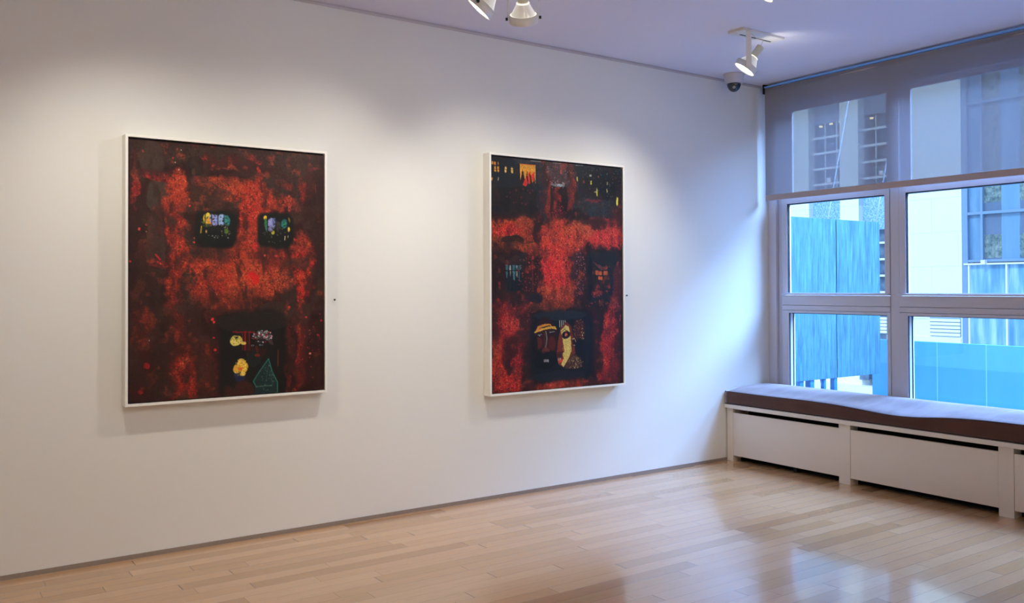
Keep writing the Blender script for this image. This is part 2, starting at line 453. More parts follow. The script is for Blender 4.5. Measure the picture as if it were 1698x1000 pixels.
# cushion with a soft wavy top
def cushion():
    e = tag(empty('bench_cushion', (5.6, 2.4, 0.441)), 'long brown velvet cushion lying on the white window bench', 'cushion')
    x0, x1, y0, y1, zb = 5.345, 5.868, 0.5, WY-0.006, 0.441
    ny, prof = 150, []
    # profile round the section, from the bottom front, up, over, and down the back
    for z in (0.0, .18, .5, .82, .95): prof.append((0.0 if z else 0.006, z))
    prof += [(0.008, 1.0), (0.03, 1.02)]
    for k in range(1, 15): prof.append((k/15*0.523, 1.02 + 0.05*math.sin(math.pi*k/15)))
    prof += [(0.500, 1.02), (0.517, 0.98), (0.523, .8), (0.523, .3), (0.518, 0.0)]
    key = [(0.5, .118), (1.3, .104), (2.0, .112), (2.47, .112), (2.81, .108), (3.0, .092), (3.2, .066), (3.42, .078), (3.63, .094), (3.92, .1), (4.3, .096), (4.7, .098)]
    ks, hs = [k[0] for k in key], [k[1] for k in key]
    def height(y):
        return float(np.mean([np.interp(y + d, ks, hs) for d in np.linspace(-.14, .14, 9)]))
    m = MB(); rows = []; pip = []
    rng = random.Random(3)
    ph = [rng.uniform(0, 6.3) for _ in range(6)]
    for i in range(ny + 1):
        y = y0 + (y1 - y0) * i / ny
        hf, hb = height(y), 0.128
        row = []
        for j, (dx, z) in enumerate(prof):
            f = min(1, dx / 0.40)
            h = hf * (1 - f) + hb * f
            f2 = max(0, min(1, dx/0.523))
            lump = 0.006 * math.sin(3.1*y + 9*dx + ph[0]) * math.sin(7*dx + ph[1]) + 0.003*math.sin(11*y - 14*dx + ph[2])
            zz = zb + h * z + (lump * math.sin(math.pi*f2) if z >= 1 else 0)
            row.append(m.bm.verts.new((x0 + dx, y, zz)))
        rows.append(row)
        pip.append((x0 + 0.004, y, zb + hf * 0.985))
    for a, b in zip(rows, rows[1:]):
        for j in range(len(prof)):
            k = (j + 1) % len(prof)
            m.bm.faces.new((a[j], a[k], b[k], b[j])).smooth = True
    m.bm.faces.new(rows[0]); m.bm.faces.new(rows[-1][::-1])
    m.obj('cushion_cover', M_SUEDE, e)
    MB().tube(pip, 0.0035, 8).obj('piping', M_PIPING, e)
    MB().tube([(x0+0.004, y0 + (y1-y0)*i/30, zb+0.006) for i in range(31)], 0.0035, 8).obj('piping', M_PIPING, e)
cushion()

# ------------------------------------------------------------------ the two paintings
def vnoise(nx, ny, cells_x, cells_y, rng):
    g = rng.random((cells_y + 3, cells_x + 3))
    x = np.linspace(0, cells_x, nx); y = np.linspace(0, cells_y, ny)
    xi, yi = x.astype(int), y.astype(int)
    fx, fy = x - xi, y - yi
    fx, fy = fx*fx*(3-2*fx), fy*fy*(3-2*fy)
    a = g[yi][:, xi]; b = g[yi][:, xi+1]; c = g[yi+1][:, xi]; d = g[yi+1][:, xi+1]
    fx, fy = fx[None, :], fy[:, None]
    return (a*(1-fx)+b*fx)*(1-fy) + (c*(1-fx)+d*fx)*fy

def paint(w, h, nx, ny, ops, base, seed, speck):
    rng = np.random.default_rng(seed)
    X, Y = np.meshgrid(np.linspace(0, w, nx), np.linspace(0, h, ny))
    fb = sum(vnoise(nx, ny, int(w*s), int(h*s), rng)*a for s, a in ((9, .4), (20, .3), (45, .2), (100, .1)))
    mid = sum(vnoise(nx, ny, int(w*s), int(h*s), rng)*a for s, a in ((30, .4), (70, .35), (140, .25)))
    fine = vnoise(nx, ny, int(w*230), int(h*230), rng)
    fine2 = vnoise(nx, ny, int(w*160), int(h*160), rng)
    warpx = (vnoise(nx, ny, int(w*16), int(h*16), rng) - .5)*0.05 + (vnoise(nx, ny, int(w*60), int(h*60), rng) - .5)*0.018
    warpy = (vnoise(nx, ny, int(w*16), int(h*16), rng) - .5)*0.05 + (vnoise(nx, ny, int(w*60), int(h*60), rng) - .5)*0.018
    img = np.ones((ny, nx, 3))*np.array(base, float)
    img *= (0.65 + 0.7*fb)[..., None]
    detail = np.zeros((ny, nx))
    px = w/nx
    def put(a, col):
        np.multiply(img, (1-a)[..., None], out=img); img.__iadd__(a[..., None]*np.array(col, float))
    for o in ops:
        if o[0] == 'b':
            _, cx, cy, rx, ry, col, s, q, p = o
            if q:
                xx, yy = X + warpx, Y + warpy
            else:
                xx, yy = X + warpx*0.22, Y + warpy*0.22
            d = (np.abs((xx-cx)/rx)**p + np.abs((yy-cy)/ry)**p)**(1.0/p)
            if q:
                t = np.clip((1.22 - d + 0.55*(mid-.5))/0.62, 0, 1); t = t*t*(3-2*t)
                t = t*np.clip(0.30 + 1.45*(fine2*.6 + mid*.4) , 0, 1)
                detail = np.maximum(detail*(1-t*s), t*s)
                put(t*s, col)
            else:
                soft = max(0.16, 1.2*px/min(rx, ry))
                t = np.clip((1 - d)/soft + .5, 0, 1)
                detail *= (1-t*s)
                put(t*s, np.array(col))
        elif o[0] == 'm':
            # vertical drags of thin brown-black paint and a second broken layer over the reds
            drag = vnoise(nx, ny, int(w*30), int(h*8), rng)*.5 + vnoise(nx, ny, int(w*75), int(h*30), rng)*.3 + vnoise(nx, ny, int(w*25), int(h*25), rng)*.2
            put(np.clip((drag-.47)*4.0, 0, 1)*o[1], (46, 24, 20))
            put(np.clip((fb-.52)*5.0, 0, 1)*o[1]*.9, (58, 38, 31))
            put(np.clip((vnoise(nx, ny, int(w*34), int(h*30), rng)*.6 + mid*.4 - .60)*6, 0, 1)*o[2]*detail, (196, 66, 34))
        elif o[0] == 'p':
            _, pts, col, s, q = o
            xx, yy = X + warpx*0.08, Y + warpy*0.08
            ins = np.zeros((ny, nx), bool)
            for (xa, ya), (xb, yb) in zip(pts, pts[1:] + pts[:1]):
                if ya == yb: continue
                c = ((ya > yy) != (yb > yy)) & (xx < (xb-xa)*(yy-ya)/(yb-ya) + xa)
                ins ^= c
            put(ins*s*(0.82 + 0.18*fine), np.array(col)); detail *= 1-ins
        elif o[0] == 'l':
            _, pts, wd, col, s = o
            best = np.full((ny, nx), 9.0)
            for (xa, ya), (xb, yb) in zip(pts, pts[1:]):
                dx, dy = xb-xa, yb-ya
                t = np.clip(((X-xa)*dx + (Y-ya)*dy)/(dx*dx+dy*dy+1e-12), 0, 1)
                best = np.minimum(best, np.hypot(X-xa-t*dx, Y-ya-t*dy))
            hw = max(wd/2, px*0.45)
            put(np.clip((hw - best)/px + .5, 0, 1)*s, col)
        elif o[0] == 's':
            _, cx, cy, rx, ry, col, n, sz = o
            for _k in range(n):
                a, rr = rng.random()*6.283, math.sqrt(rng.random())
                x, y = cx + rx*rr*math.cos(a), cy + ry*rr*math.sin(a)
                r = max(sz*(0.5 + rng.random()), px*0.6)
                i0, i1 = int((x-2*r)/px), int((x+2*r)/px)+2; j0, j1 = int((y-2*r)/(h/ny)), int((y+2*r)/(h/ny))+2
                i0, j0 = max(i0, 0), max(j0, 0)
                if i1 <= i0 or j1 <= j0: continue
                dd = np.hypot(X[j0:j1, i0:i1]-x, Y[j0:j1, i0:i1]-y)
                t = np.clip((r - dd)/px + .5, 0, 1)[..., None]*0.85
                img[j0:j1, i0:i1] = img[j0:j1, i0:i1]*(1-t) + np.array(col, float)*t
    # thick stippled paint where the reds are layered, plus the weave of the canvas everywhere
    redness = np.clip((img[..., 0] - 90)/90, 0, 1)*np.clip(detail*1.3, 0, 1)
    lightspk = np.clip((fine - 0.66)/0.2, 0, 1)*redness
    put(lightspk*0.7, speck)
    darkspk = np.clip((0.34 - fine2)/0.2, 0, 1)*np.clip(detail*1.4, 0, 1)
    put(darkspk*0.55, (30, 20, 18))
    img *= (0.84 + 0.32*fine*0.6 + 0.32*rng.random((ny, nx))*0.4)[..., None]
    return np.clip(img, 2, 255)

PAINT_LEFT = [
('b',0.343,0.06,0.368,0.068,(58,38,30),0.9,1,2.2),
('b',0.796,0.088,0.21,0.099,(58,34,27),0.9,1,2.2),
('b',0.111,0.088,0.058,0.091,(60,43,35),0.95,0,2.2),
('b',0.14,0.28,0.056,0.085,(62,50,42),0.95,0,2.2),
('b',0.343,0.303,0.124,0.068,(72,42,30),0.8,1,2.2),
('b',0.129,0.532,0.046,0.182,(62,42,36),0.85,0,2.2),
('b',0.091,0.473,0.017,0.12,(92,50,34),0.6,1,2.2),
('b',0.091,0.578,0.046,0.076,(88,32,24),0.7,1,2.2),
('b',0.745,0.2,0.082,0.052,(50,38,31),0.9,0,2.2),
('b',0.872,0.165,0.056,0.199,(70,40,28),0.75,1,2.2),
('b',0.977,0.595,0.05,0.268,(46,26,22),0.7,1,2.2),
('b',0.499,0.088,0.196,0.045,(66,16,14),0.8,1,2.2),
('b',0.695,0.115,0.135,0.033,(58,16,14),0.8,1,2.2),
('b',0.55,0.314,0.085,0.039,(70,48,40),0.8,1,2.2),
('b',0.282,0.575,0.055,0.185,(52,34,28),0.85,1,2.2),
('b',0.313,0.729,0.076,0.124,(56,40,34),0.8,1,2.2),
('b',0.761,0.86,0.103,0.045,(52,40,36),0.8,0,2.2),
('b',0.823,0.762,0.041,0.131,(48,36,32),0.8,0,2.2),
('b',0.106,0.729,0.07,0.181,(46,20,16),0.8,1,2.2),
('b',0.034,0.744,0.029,0.054,(86,40,28),0.6,1,2.2),
('b',0.077,0.954,0.075,0.12,(78,18,14),0.7,1,2.2),
('b',0.077,0.879,0.023,0.036,(130,20,18),0.6,1,2.2),
('b',0.149,0.881,0.053,0.181,(40,18,14),0.7,1,2.2),
('b',0.025,0.221,0.026,0.078,(140,22,20),0.9,1,2.2),
('b',0.022,0.167,0.026,0.015,(160,26,24),0.9,1,2.2),
('b',0.028,0.296,0.017,0.065,(130,24,20),0.8,1,2.2),
('b',0.025,0.107,0.017,0.054,(90,22,18),0.7,1,2.2),
('b',0.14,0.192,0.094,0.021,(134,24,22),0.9,1,2.2),
('b',0.14,0.162,0.118,0.03,(80,18,16),0.6,1,2.2),
('b',0.331,0.139,0.037,0.031,(26,14,16),0.85,0,2.2),
('b',0.325,0.102,0.042,0.043,(30,16,16),0.8,0,2.2),
('b',0.318,0.146,0.01,0.018,(90,58,40),0.7,0,2.2),
('b',0.228,0.232,0.054,0.086,(186,58,32),0.95,1,2.2),
('b',0.216,0.3,0.06,0.092,(150,42,26),0.8,1,2.2),
('b',0.222,0.438,0.048,0.153,(158,36,24),0.95,1,2.2),
('b',0.24,0.56,0.045,0.154,(166,38,24),0.95,1,2.2),
('b',0.217,0.683,0.047,0.122,(160,36,22),0.9,1,2.2),
('b',0.217,0.775,0.045,0.079,(146,32,20),0.85,1,2.2),
('b',0.244,0.898,0.036,0.122,(112,26,18),0.8,1,2.2),
('b',0.253,1.005,0.09,0.154,(74,24,18),0.7,1,2.2),
('b',0.337,0.207,0.043,0.025,(150,34,30),0.9,1,2.2),
('b',0.14,0.411,0.018,0.079,(120,26,24),0.7,1,2.2),
('b',0.14,0.608,0.035,0.036,(150,22,22),0.8,1,2.2),
('b',0.499,0.206,0.169,0.044,(172,60,30),0.95,1,2.2),
('b',0.563,0.173,0.132,0.025,(120,40,24),0.7,1,2.2),
('b',0.579,0.255,0.152,0.045,(160,46,26),0.9,1,2.2),
('b',0.628,0.214,0.067,0.064,(176,42,26),0.95,1,2.2),
('b',0.728,0.266,0.151,0.046,(160,48,28),0.9,1,2.2),
('b',0.493,0.12,0.083,0.01,(150,60,36),0.6,1,2.2),
('b',0.635,0.326,0.086,0.142,(170,40,26),0.95,1,2.2),
('b',0.602,0.414,0.053,0.129,(178,34,26),0.95,1,2.2),
('b',0.589,0.489,0.112,0.096,(156,46,30),0.9,1,2.2),
('b',0.609,0.047,0.039,0.023,(130,30,26),0.85,1,2.2),
('b',0.661,0.063,0.024,0.016,(190,34,32),0.95,1,2.2),
('b',0.655,0.118,0.013,0.026,(196,30,28),0.95,1,2.2),
('b',0.655,0.141,0.013,0.022,(150,30,24),0.8,1,2.2),
('b',0.796,0.17,0.041,0.027,(130,32,22),0.7,1,2.2),
('b',0.858,0.292,0.034,0.047,(140,44,38),0.8,1,2.2),
('b',0.9,0.197,0.021,0.066,(130,22,18),0.8,1,2.2),
('b',0.981,0.078,0.021,0.006,(190,40,34),0.9,0,2.2),
('b',0.935,0.161,0.035,0.101,(70,22,18),0.6,1,2.2),
('b',0.579,0.633,0.268,0.147,(160,46,28),0.98,1,2.2),
('b',0.547,0.703,0.232,0.115,(178,60,32),0.95,1,2.2),
('b',0.694,0.69,0.15,0.123,(168,56,34),0.95,1,2.2),
('b',0.411,0.641,0.107,0.082,(172,44,26),0.95,1,2.2),
('b',0.389,0.735,0.107,0.069,(160,36,24),0.9,1,2.2),
('b',0.499,0.792,0.179,0.057,(140,46,30),0.85,1,2.2),
('b',0.563,0.841,0.098,0.044,(110,40,26),0.7,1,2.2),
('b',0.436,0.823,0.095,0.069,(90,30,22),0.7,1,2.2),
('b',0.625,0.694,0.033,0.035,(206,26,24),0.97,0,2.2),
('b',0.563,0.723,0.052,0.051,(198,60,30),0.9,1,2.2),
('b',0.411,0.751,0.038,0.022,(190,34,28),0.9,1,2.2),
('b',0.745,0.582,0.102,0.059,(96,26,20),0.75,1,2.2),
('b',0.645,0.581,0.053,0.038,(80,26,22),0.75,1,2.2),
('b',0.638,0.526,0.02,0.045,(190,30,28),0.9,1,2.2),
('b',0.452,0.546,0.089,0.057,(86,34,28),0.75,1,2.2),
('b',0.449,0.543,0.015,0.019,(196,50,40),0.9,1,2.2),
('b',0.389,0.526,0.094,0.05,(78,32,24),0.7,1,2.2),
('b',0.917,0.556,0.056,0.086,(176,30,24),0.97,1,2.2),
('b',0.892,0.497,0.064,0.066,(150,44,30),0.85,1,2.2),
('b',0.899,0.679,0.042,0.133,(168,34,22),0.95,1,2.2),
('b',0.92,0.762,0.042,0.054,(176,28,22),0.95,1,2.2),
('b',0.906,0.835,0.021,0.047,(196,28,22),0.97,1,2.2),
('b',0.833,0.844,0.017,0.033,(160,28,22),0.85,1,2.2),
('b',0.902,0.978,0.032,0.113,(140,32,22),0.9,1,2.2),
('b',0.895,1.127,0.039,0.113,(132,28,20),0.9,1,2.2),
('b',0.885,1.226,0.035,0.073,(90,22,18),0.7,1,2.2),
('b',0.952,1.096,0.071,0.2,(44,14,12),0.6,1,2.2),
('b',0.812,1.238,0.017,0.082,(130,22,22),0.75,1,2.2),
('b',0.823,1.025,0.027,0.099,(74,28,20),0.7,1,2.2),
('b',0.819,0.985,0.028,0.099,(90,26,24),0.5,1,2.2),
('b',0.253,1.174,0.09,0.098,(120,26,18),0.9,1,2.2),
('b',0.241,1.149,0.018,0.03,(160,34,24),0.85,1,2.2),
('b',0.277,1.252,0.06,0.055,(150,28,20),0.85,1,2.2),
('b',0.253,1.297,0.078,0.024,(140,30,18),0.8,1,2.2),
('b',0.343,1.055,0.081,0.074,(92,28,20),0.75,1,2.2),
('b',0.39,1.197,0.062,0.106,(84,32,22),0.7,1,2.2),
('b',0.164,1.154,0.059,0.151,(44,22,16),0.8,1,2.2),
('b',0.063,1.178,0.058,0.12,(58,14,13),0.7,1,2.2),
('b',0.106,1.181,0.023,0.042,(92,40,22),0.6,1,2.2),
('b',0.086,1.129,0.014,0.015,(160,20,24),0.85,0,2.2),
('b',0.058,1.253,0.011,0.012,(150,20,30),0.85,0,2.2),
('m',0.74,0.5),
('b',0.43,0.434,0.107,0.094,(15,15,14),1.0,0,5),
('b',0.748,0.429,0.099,0.094,(15,15,14),1.0,0,5),
('b',0.377,0.385,0.015,0.029,(206,180,50),1.0,0,2),
('b',0.392,0.397,0.017,0.022,(226,170,44),1.0,0,2),
('b',0.389,0.363,0.01,0.013,(230,205,60),1.0,0,2),
('b',0.408,0.375,0.012,0.019,(150,170,215),1.0,0,2),
('b',0.43,0.39,0.034,0.031,(140,148,205),1.0,0,2),
('b',0.461,0.382,0.025,0.028,(140,172,214),1.0,0,2),
('b',0.486,0.384,0.015,0.025,(40,130,120),0.9,0,2),
('b',0.442,0.414,0.013,0.008,(150,160,200),1.0,0,2),
('b',0.389,0.438,0.031,0.028,(15,15,14),1,0,3),
('b',0.442,0.455,0.044,0.028,(15,15,14),1,0,3),
('b',0.383,0.42,0.016,0.009,(70,90,40),0.8,0,2),
('b',0.442,0.427,0.013,0.016,(15,15,14),0.95,0,2.2),
('b',0.48,0.441,0.013,0.013,(90,130,40),0.8,0,2),
('b',0.486,0.412,0.01,0.01,(70,90,70),0.7,0,2),
('l',[(0.355,0.421),(0.351,0.455)],0.005,(200,160,40),1.0),
('b',0.377,0.451,0.003,0.008,(200,170,90),1.0,0,2),
('s',0.43,0.402,0.075,0.041,(22,26,22),70,0.0026),
('s',0.374,0.389,0.021,0.031,(90,110,40),16,0.0025),
('s',0.399,0.397,0.018,0.022,(220,120,50),14,0.0025),
('l',[(0.373,0.354),(0.373,0.423)],0.004,(24,18,34),1.0),
('l',[(0.407,0.356),(0.408,0.463)],0.004,(24,18,34),1.0),
('l',[(0.439,0.354),(0.44,0.458)],0.005,(24,18,34),1.0),
('l',[(0.471,0.356),(0.472,0.457)],0.004,(24,18,34),1.0),
('l',[(0.42,0.415),(0.499,0.417)],0.004,(15,15,14),1.0),
('s',0.474,0.438,0.038,0.038,(150,150,120),14,0.0022),
('s',0.43,0.471,0.069,0.013,(170,180,170),9,0.0022),
('l',[(0.474,0.359),(0.496,0.409)],0.003,(60,160,150),0.5),
('b',0.69,0.364,0.009,0.013,(228,180,50),1.0,0,2),
('b',0.692,0.392,0.008,0.022,(40,110,60),1.0,0,2),
('b',0.724,0.394,0.022,0.032,(146,152,206),1.0,0,2),
('b',0.718,0.417,0.017,0.016,(120,120,170),0.9,0,2),
('b',0.741,0.383,0.014,0.023,(90,100,150),0.8,0,2),
('b',0.798,0.391,0.017,0.026,(30,110,110),1.0,0,2),
('b',0.799,0.394,0.009,0.013,(30,140,110),1.0,0,2),
('b',0.765,0.405,0.017,0.026,(60,60,50),0.8,0,2),
('b',0.735,0.439,0.01,0.01,(170,160,50),1.0,0,2),
('b',0.821,0.423,0.006,0.012,(226,200,60),1.0,0,2),
('b',0.825,0.373,0.005,0.013,(150,120,40),0.8,0,2),
('b',0.698,0.417,0.006,0.017,(80,140,120),0.8,0,2),
('l',[(0.705,0.352),(0.706,0.469)],0.005,(22,18,26),1.0),
('l',[(0.752,0.35),(0.753,0.468)],0.005,(22,18,26),1.0),
('l',[(0.777,0.349),(0.778,0.467)],0.004,(22,18,26),1.0),
('l',[(0.816,0.347),(0.817,0.466)],0.005,(22,18,26),1.0),
('s',0.748,0.402,0.075,0.059,(22,26,22),80,0.0026),
('b',0.748,0.474,0.082,0.026,(15,15,14),0.9,0,2.2),
('l',[(0.804,0.459),(0.802,0.479)],0.004,(220,210,160),1.0),
('l',[(0.821,0.456),(0.82,0.466)],0.003,(200,190,160),1.0),
('s',0.755,0.454,0.075,0.046,(90,100,60),26,0.0025),
('b',0.628,1.108,0.181,0.244,(17,15,14),1.0,0,6),
('b',0.628,0.922,0.195,0.051,(34,26,22),0.8,0,2.2),
('b',0.557,1.286,0.078,0.039,(62,26,17),0.9,1,4),
('b',0.782,1.285,0.027,0.079,(16,12,12),0.8,0,2.2),
('p',[(0.515,0.968),(0.632,0.97),(0.632,0.978),(0.518,0.976)],(120,20,20),1.0,0),
('l',[(0.57,0.972),(0.571,1.067)],0.007,(96,20,18),0.85),
('l',[(0.583,0.972),(0.584,1.068)],0.008,(140,26,26),0.85),
('l',[(0.596,0.972),(0.597,1.068)],0.008,(60,16,16),0.85),
('l',[(0.605,0.973),(0.607,1.069)],0.007,(120,24,22),0.85),
('l',[(0.599,1.065),(0.596,1.107)],0.007,(80,22,20),0.7),
('b',0.536,1.015,0.035,0.025,(226,208,104),1,0,2.4),
('b',0.576,1.034,0.015,0.009,(224,196,90),1,0,2.2),
('p',[(0.521,0.994),(0.55,0.996),(0.537,1.018)],(20,22,18),1.0,0),
('s',0.534,1.018,0.032,0.022,(150,140,60),20,0.003),
('l',[(0.515,1.011),(0.557,1.013)],0.003,(160,150,70),0.7),
('b',0.56,1.22,0.026,0.016,(30,36,66),1,0,4),
('b',0.539,1.193,0.013,0.019,(42,44,70),1,0,2.2),
('b',0.56,1.134,0.021,0.025,(226,176,58),1,0,2.2),
('b',0.544,1.165,0.024,0.024,(220,168,54),1,0,2.2),
('b',0.576,1.163,0.021,0.029,(226,180,60),1,0,2.2),
('b',0.57,1.196,0.016,0.015,(224,184,76),1,0,2.2),
('s',0.56,1.159,0.036,0.048,(120,110,40),30,0.003),
('s',0.56,1.159,0.036,0.048,(250,220,110),40,0.003),
('b',0.555,1.169,0.01,0.01,(226,104,40),1.0,0,2),
('b',0.655,1.064,0.046,0.058,(40,15,13),1,0,2.2),
('b',0.674,1.03,0.054,0.038,(20,14,14),0.9,0,2.2),
('b',0.628,1.121,0.04,0.045,(22,28,26),0.9,0,2.2),
('p',[(0.614,1.011),(0.632,0.985),(0.661,0.971),(0.694,0.972),(0.724,0.997),(0.739,1.05),(0.721,1.044),(0.696,1.017),(0.651,1.013)],(70,50,50),1.0,0),
('s',0.678,1.001,0.056,0.032,(220,220,220),70,0.0028),
('s',0.678,1.001,0.056,0.032,(170,40,50),40,0.0028),
('s',0.678,1.001,0.056,0.032,(70,120,100),30,0.0028),
('s',0.678,1.001,0.056,0.032,(40,40,80),30,0.0028),
('b',0.655,1.021,0.043,0.006,(14,12,14),0.9,0,2.2),
('b',0.628,1.049,0.008,0.004,(110,130,145),1.0,0,2),
('b',0.672,1.049,0.009,0.004,(120,140,150),1.0,0,2),
('b',0.628,1.049,0.003,0.003,(20,20,30),1.0,0,2),
('b',0.673,1.049,0.003,0.003,(20,20,30),1.0,0,2),
('b',0.65,1.071,0.008,0.022,(84,30,22),0.8,0,2.2),
('b',0.646,1.102,0.015,0.007,(112,34,24),1.0,0,2),
('l',[(0.615,1.035),(0.641,1.038)],0.003,(16,10,10),1.0),
('l',[(0.658,1.035),(0.688,1.038)],0.003,(16,10,10),1.0),
('p',[(0.711,1.122),(0.731,1.191),(0.761,1.251),(0.76,1.316),(0.625,1.317),(0.641,1.266),(0.628,1.237),(0.661,1.187)],(24,44,44),1.0,0),
('l',[(0.711,1.122),(0.731,1.191),(0.761,1.251),(0.76,1.316)],0.005,(44,128,110),0.85),
('l',[(0.711,1.122),(0.661,1.187),(0.628,1.237),(0.643,1.268)],0.005,(44,128,110),0.85),
('l',[(0.643,1.268),(0.694,1.265),(0.728,1.267)],0.003,(120,160,140),0.7),
('s',0.701,1.231,0.047,0.078,(90,130,120),30,0.002),
('l',[(0.711,1.151),(0.698,1.231)],0.002,(70,110,105),0.6),
('l',[(0.718,1.19),(0.734,1.263)],0.003,(70,110,105),0.6),
('l',[(0.764,1.078),(0.763,1.163)],0.005,(130,48,24),0.8),
('b',0.294,0.317,0.005,0.005,(226,60,40),0.95,0,2),
('b',0.291,0.284,0.005,0.005,(190,60,40),0.95,0,2),
('b',0.048,0.443,0.005,0.006,(214,60,60),0.95,0,2),
('b',0.08,0.452,0.002,0.003,(220,160,140),0.95,0,2),
('b',0.009,0.609,0.005,0.005,(196,44,44),0.95,0,2),
('b',0.082,0.422,0.004,0.004,(190,50,44),0.95,0,2),
('b',0.416,0.9,0.008,0.008,(226,54,50),0.95,0,2),
('b',0.424,0.917,0.007,0.008,(222,46,46),0.95,0,2),
('b',0.422,1.06,0.007,0.007,(206,34,34),0.95,0,2),
('b',0.417,0.995,0.005,0.005,(200,30,50),0.95,0,2),
('b',0.095,1.006,0.002,0.003,(220,200,180),0.95,0,2),
('b',0.925,0.905,0.007,0.006,(206,40,54),0.95,0,2),
('b',1.018,0.923,0.006,0.006,(180,34,54),0.95,0,2),
('b',0.994,1.0,0.007,0.006,(190,34,40),0.95,0,2),
('b',1.009,0.887,0.004,0.004,(170,34,44),0.95,0,2),
('b',0.948,1.106,0.006,0.006,(200,120,90),0.95,0,2),
('b',0.833,0.841,0.007,0.007,(196,50,34),0.95,0,2),
('b',0.318,0.5,0.005,0.005,(214,70,40),0.95,0,2),
('b',0.319,0.478,0.003,0.003,(200,100,60),0.95,0,2),
('b',0.694,0.57,0.006,0.006,(206,80,70),0.95,0,2),
('b',0.751,0.567,0.006,0.006,(190,50,40),0.95,0,2),
('b',0.221,0.104,0.003,0.003,(220,190,160),0.95,0,2),
('b',0.24,0.142,0.003,0.003,(220,200,180),0.95,0,2),
('b',0.21,0.08,0.005,0.005,(170,44,36),0.95,0,2),
('b',0.253,0.036,0.003,0.003,(220,180,160),0.95,0,2),
('b',0.071,0.055,0.004,0.005,(160,50,30),0.95,0,2),
('b',0.945,0.973,0.003,0.003,(200,60,60),0.95,0,2),
('b',0.955,1.173,0.004,0.004,(170,40,40),0.95,0,2),
('b',0.966,1.237,0.004,0.004,(130,40,30),0.95,0,2),
('b',0.421,1.262,0.006,0.006,(120,40,30),0.95,0,2),
('l',[(0.129,0.572),(0.149,0.596)],0.009,(200,30,34),0.85),
('l',[(0.137,0.608),(0.155,0.617)],0.009,(190,30,30),0.8),
('l',[(0.981,0.168),(0.981,0.215)],0.003,(150,30,30),0.7),
('l',[(1.001,1.008),(1.005,1.028)],0.005,(150,30,34),0.7),
('s',0.916,1.028,0.107,0.133,(170,40,44),30,0.0028),
('l',[(0.909,1.302),(0.914,1.316),(0.923,1.301)],0.002,(70,30,22),0.8),
('l',[(0.928,1.301),(0.927,1.316)],0.003,(70,30,22),0.8),
('l',[(0.933,1.316),(0.935,1.302),(0.948,1.316),(0.951,1.302)],0.003,(70,30,22),0.8),
('l',[(0.971,1.304),(0.957,1.308),(0.964,1.317)],0.002,(70,30,22),0.8),
('l',[(0.989,1.301),(0.975,1.303),(0.977,1.317),(0.99,1.316)],0.003,(70,30,22),0.8),
('l',[(0.975,1.309),(0.987,1.309)],0.003,(70,30,22),0.8),
('l',[(0.993,1.316),(0.996,1.302),(1.006,1.317),(1.009,1.302)],0.003,(70,30,22),0.8),
('l',[(1.012,1.302),(1.03,1.302)],0.003,(70,30,22),0.8),
('l',[(1.02,1.302),(1.019,1.317)],0.003,(70,30,22),0.8),
]
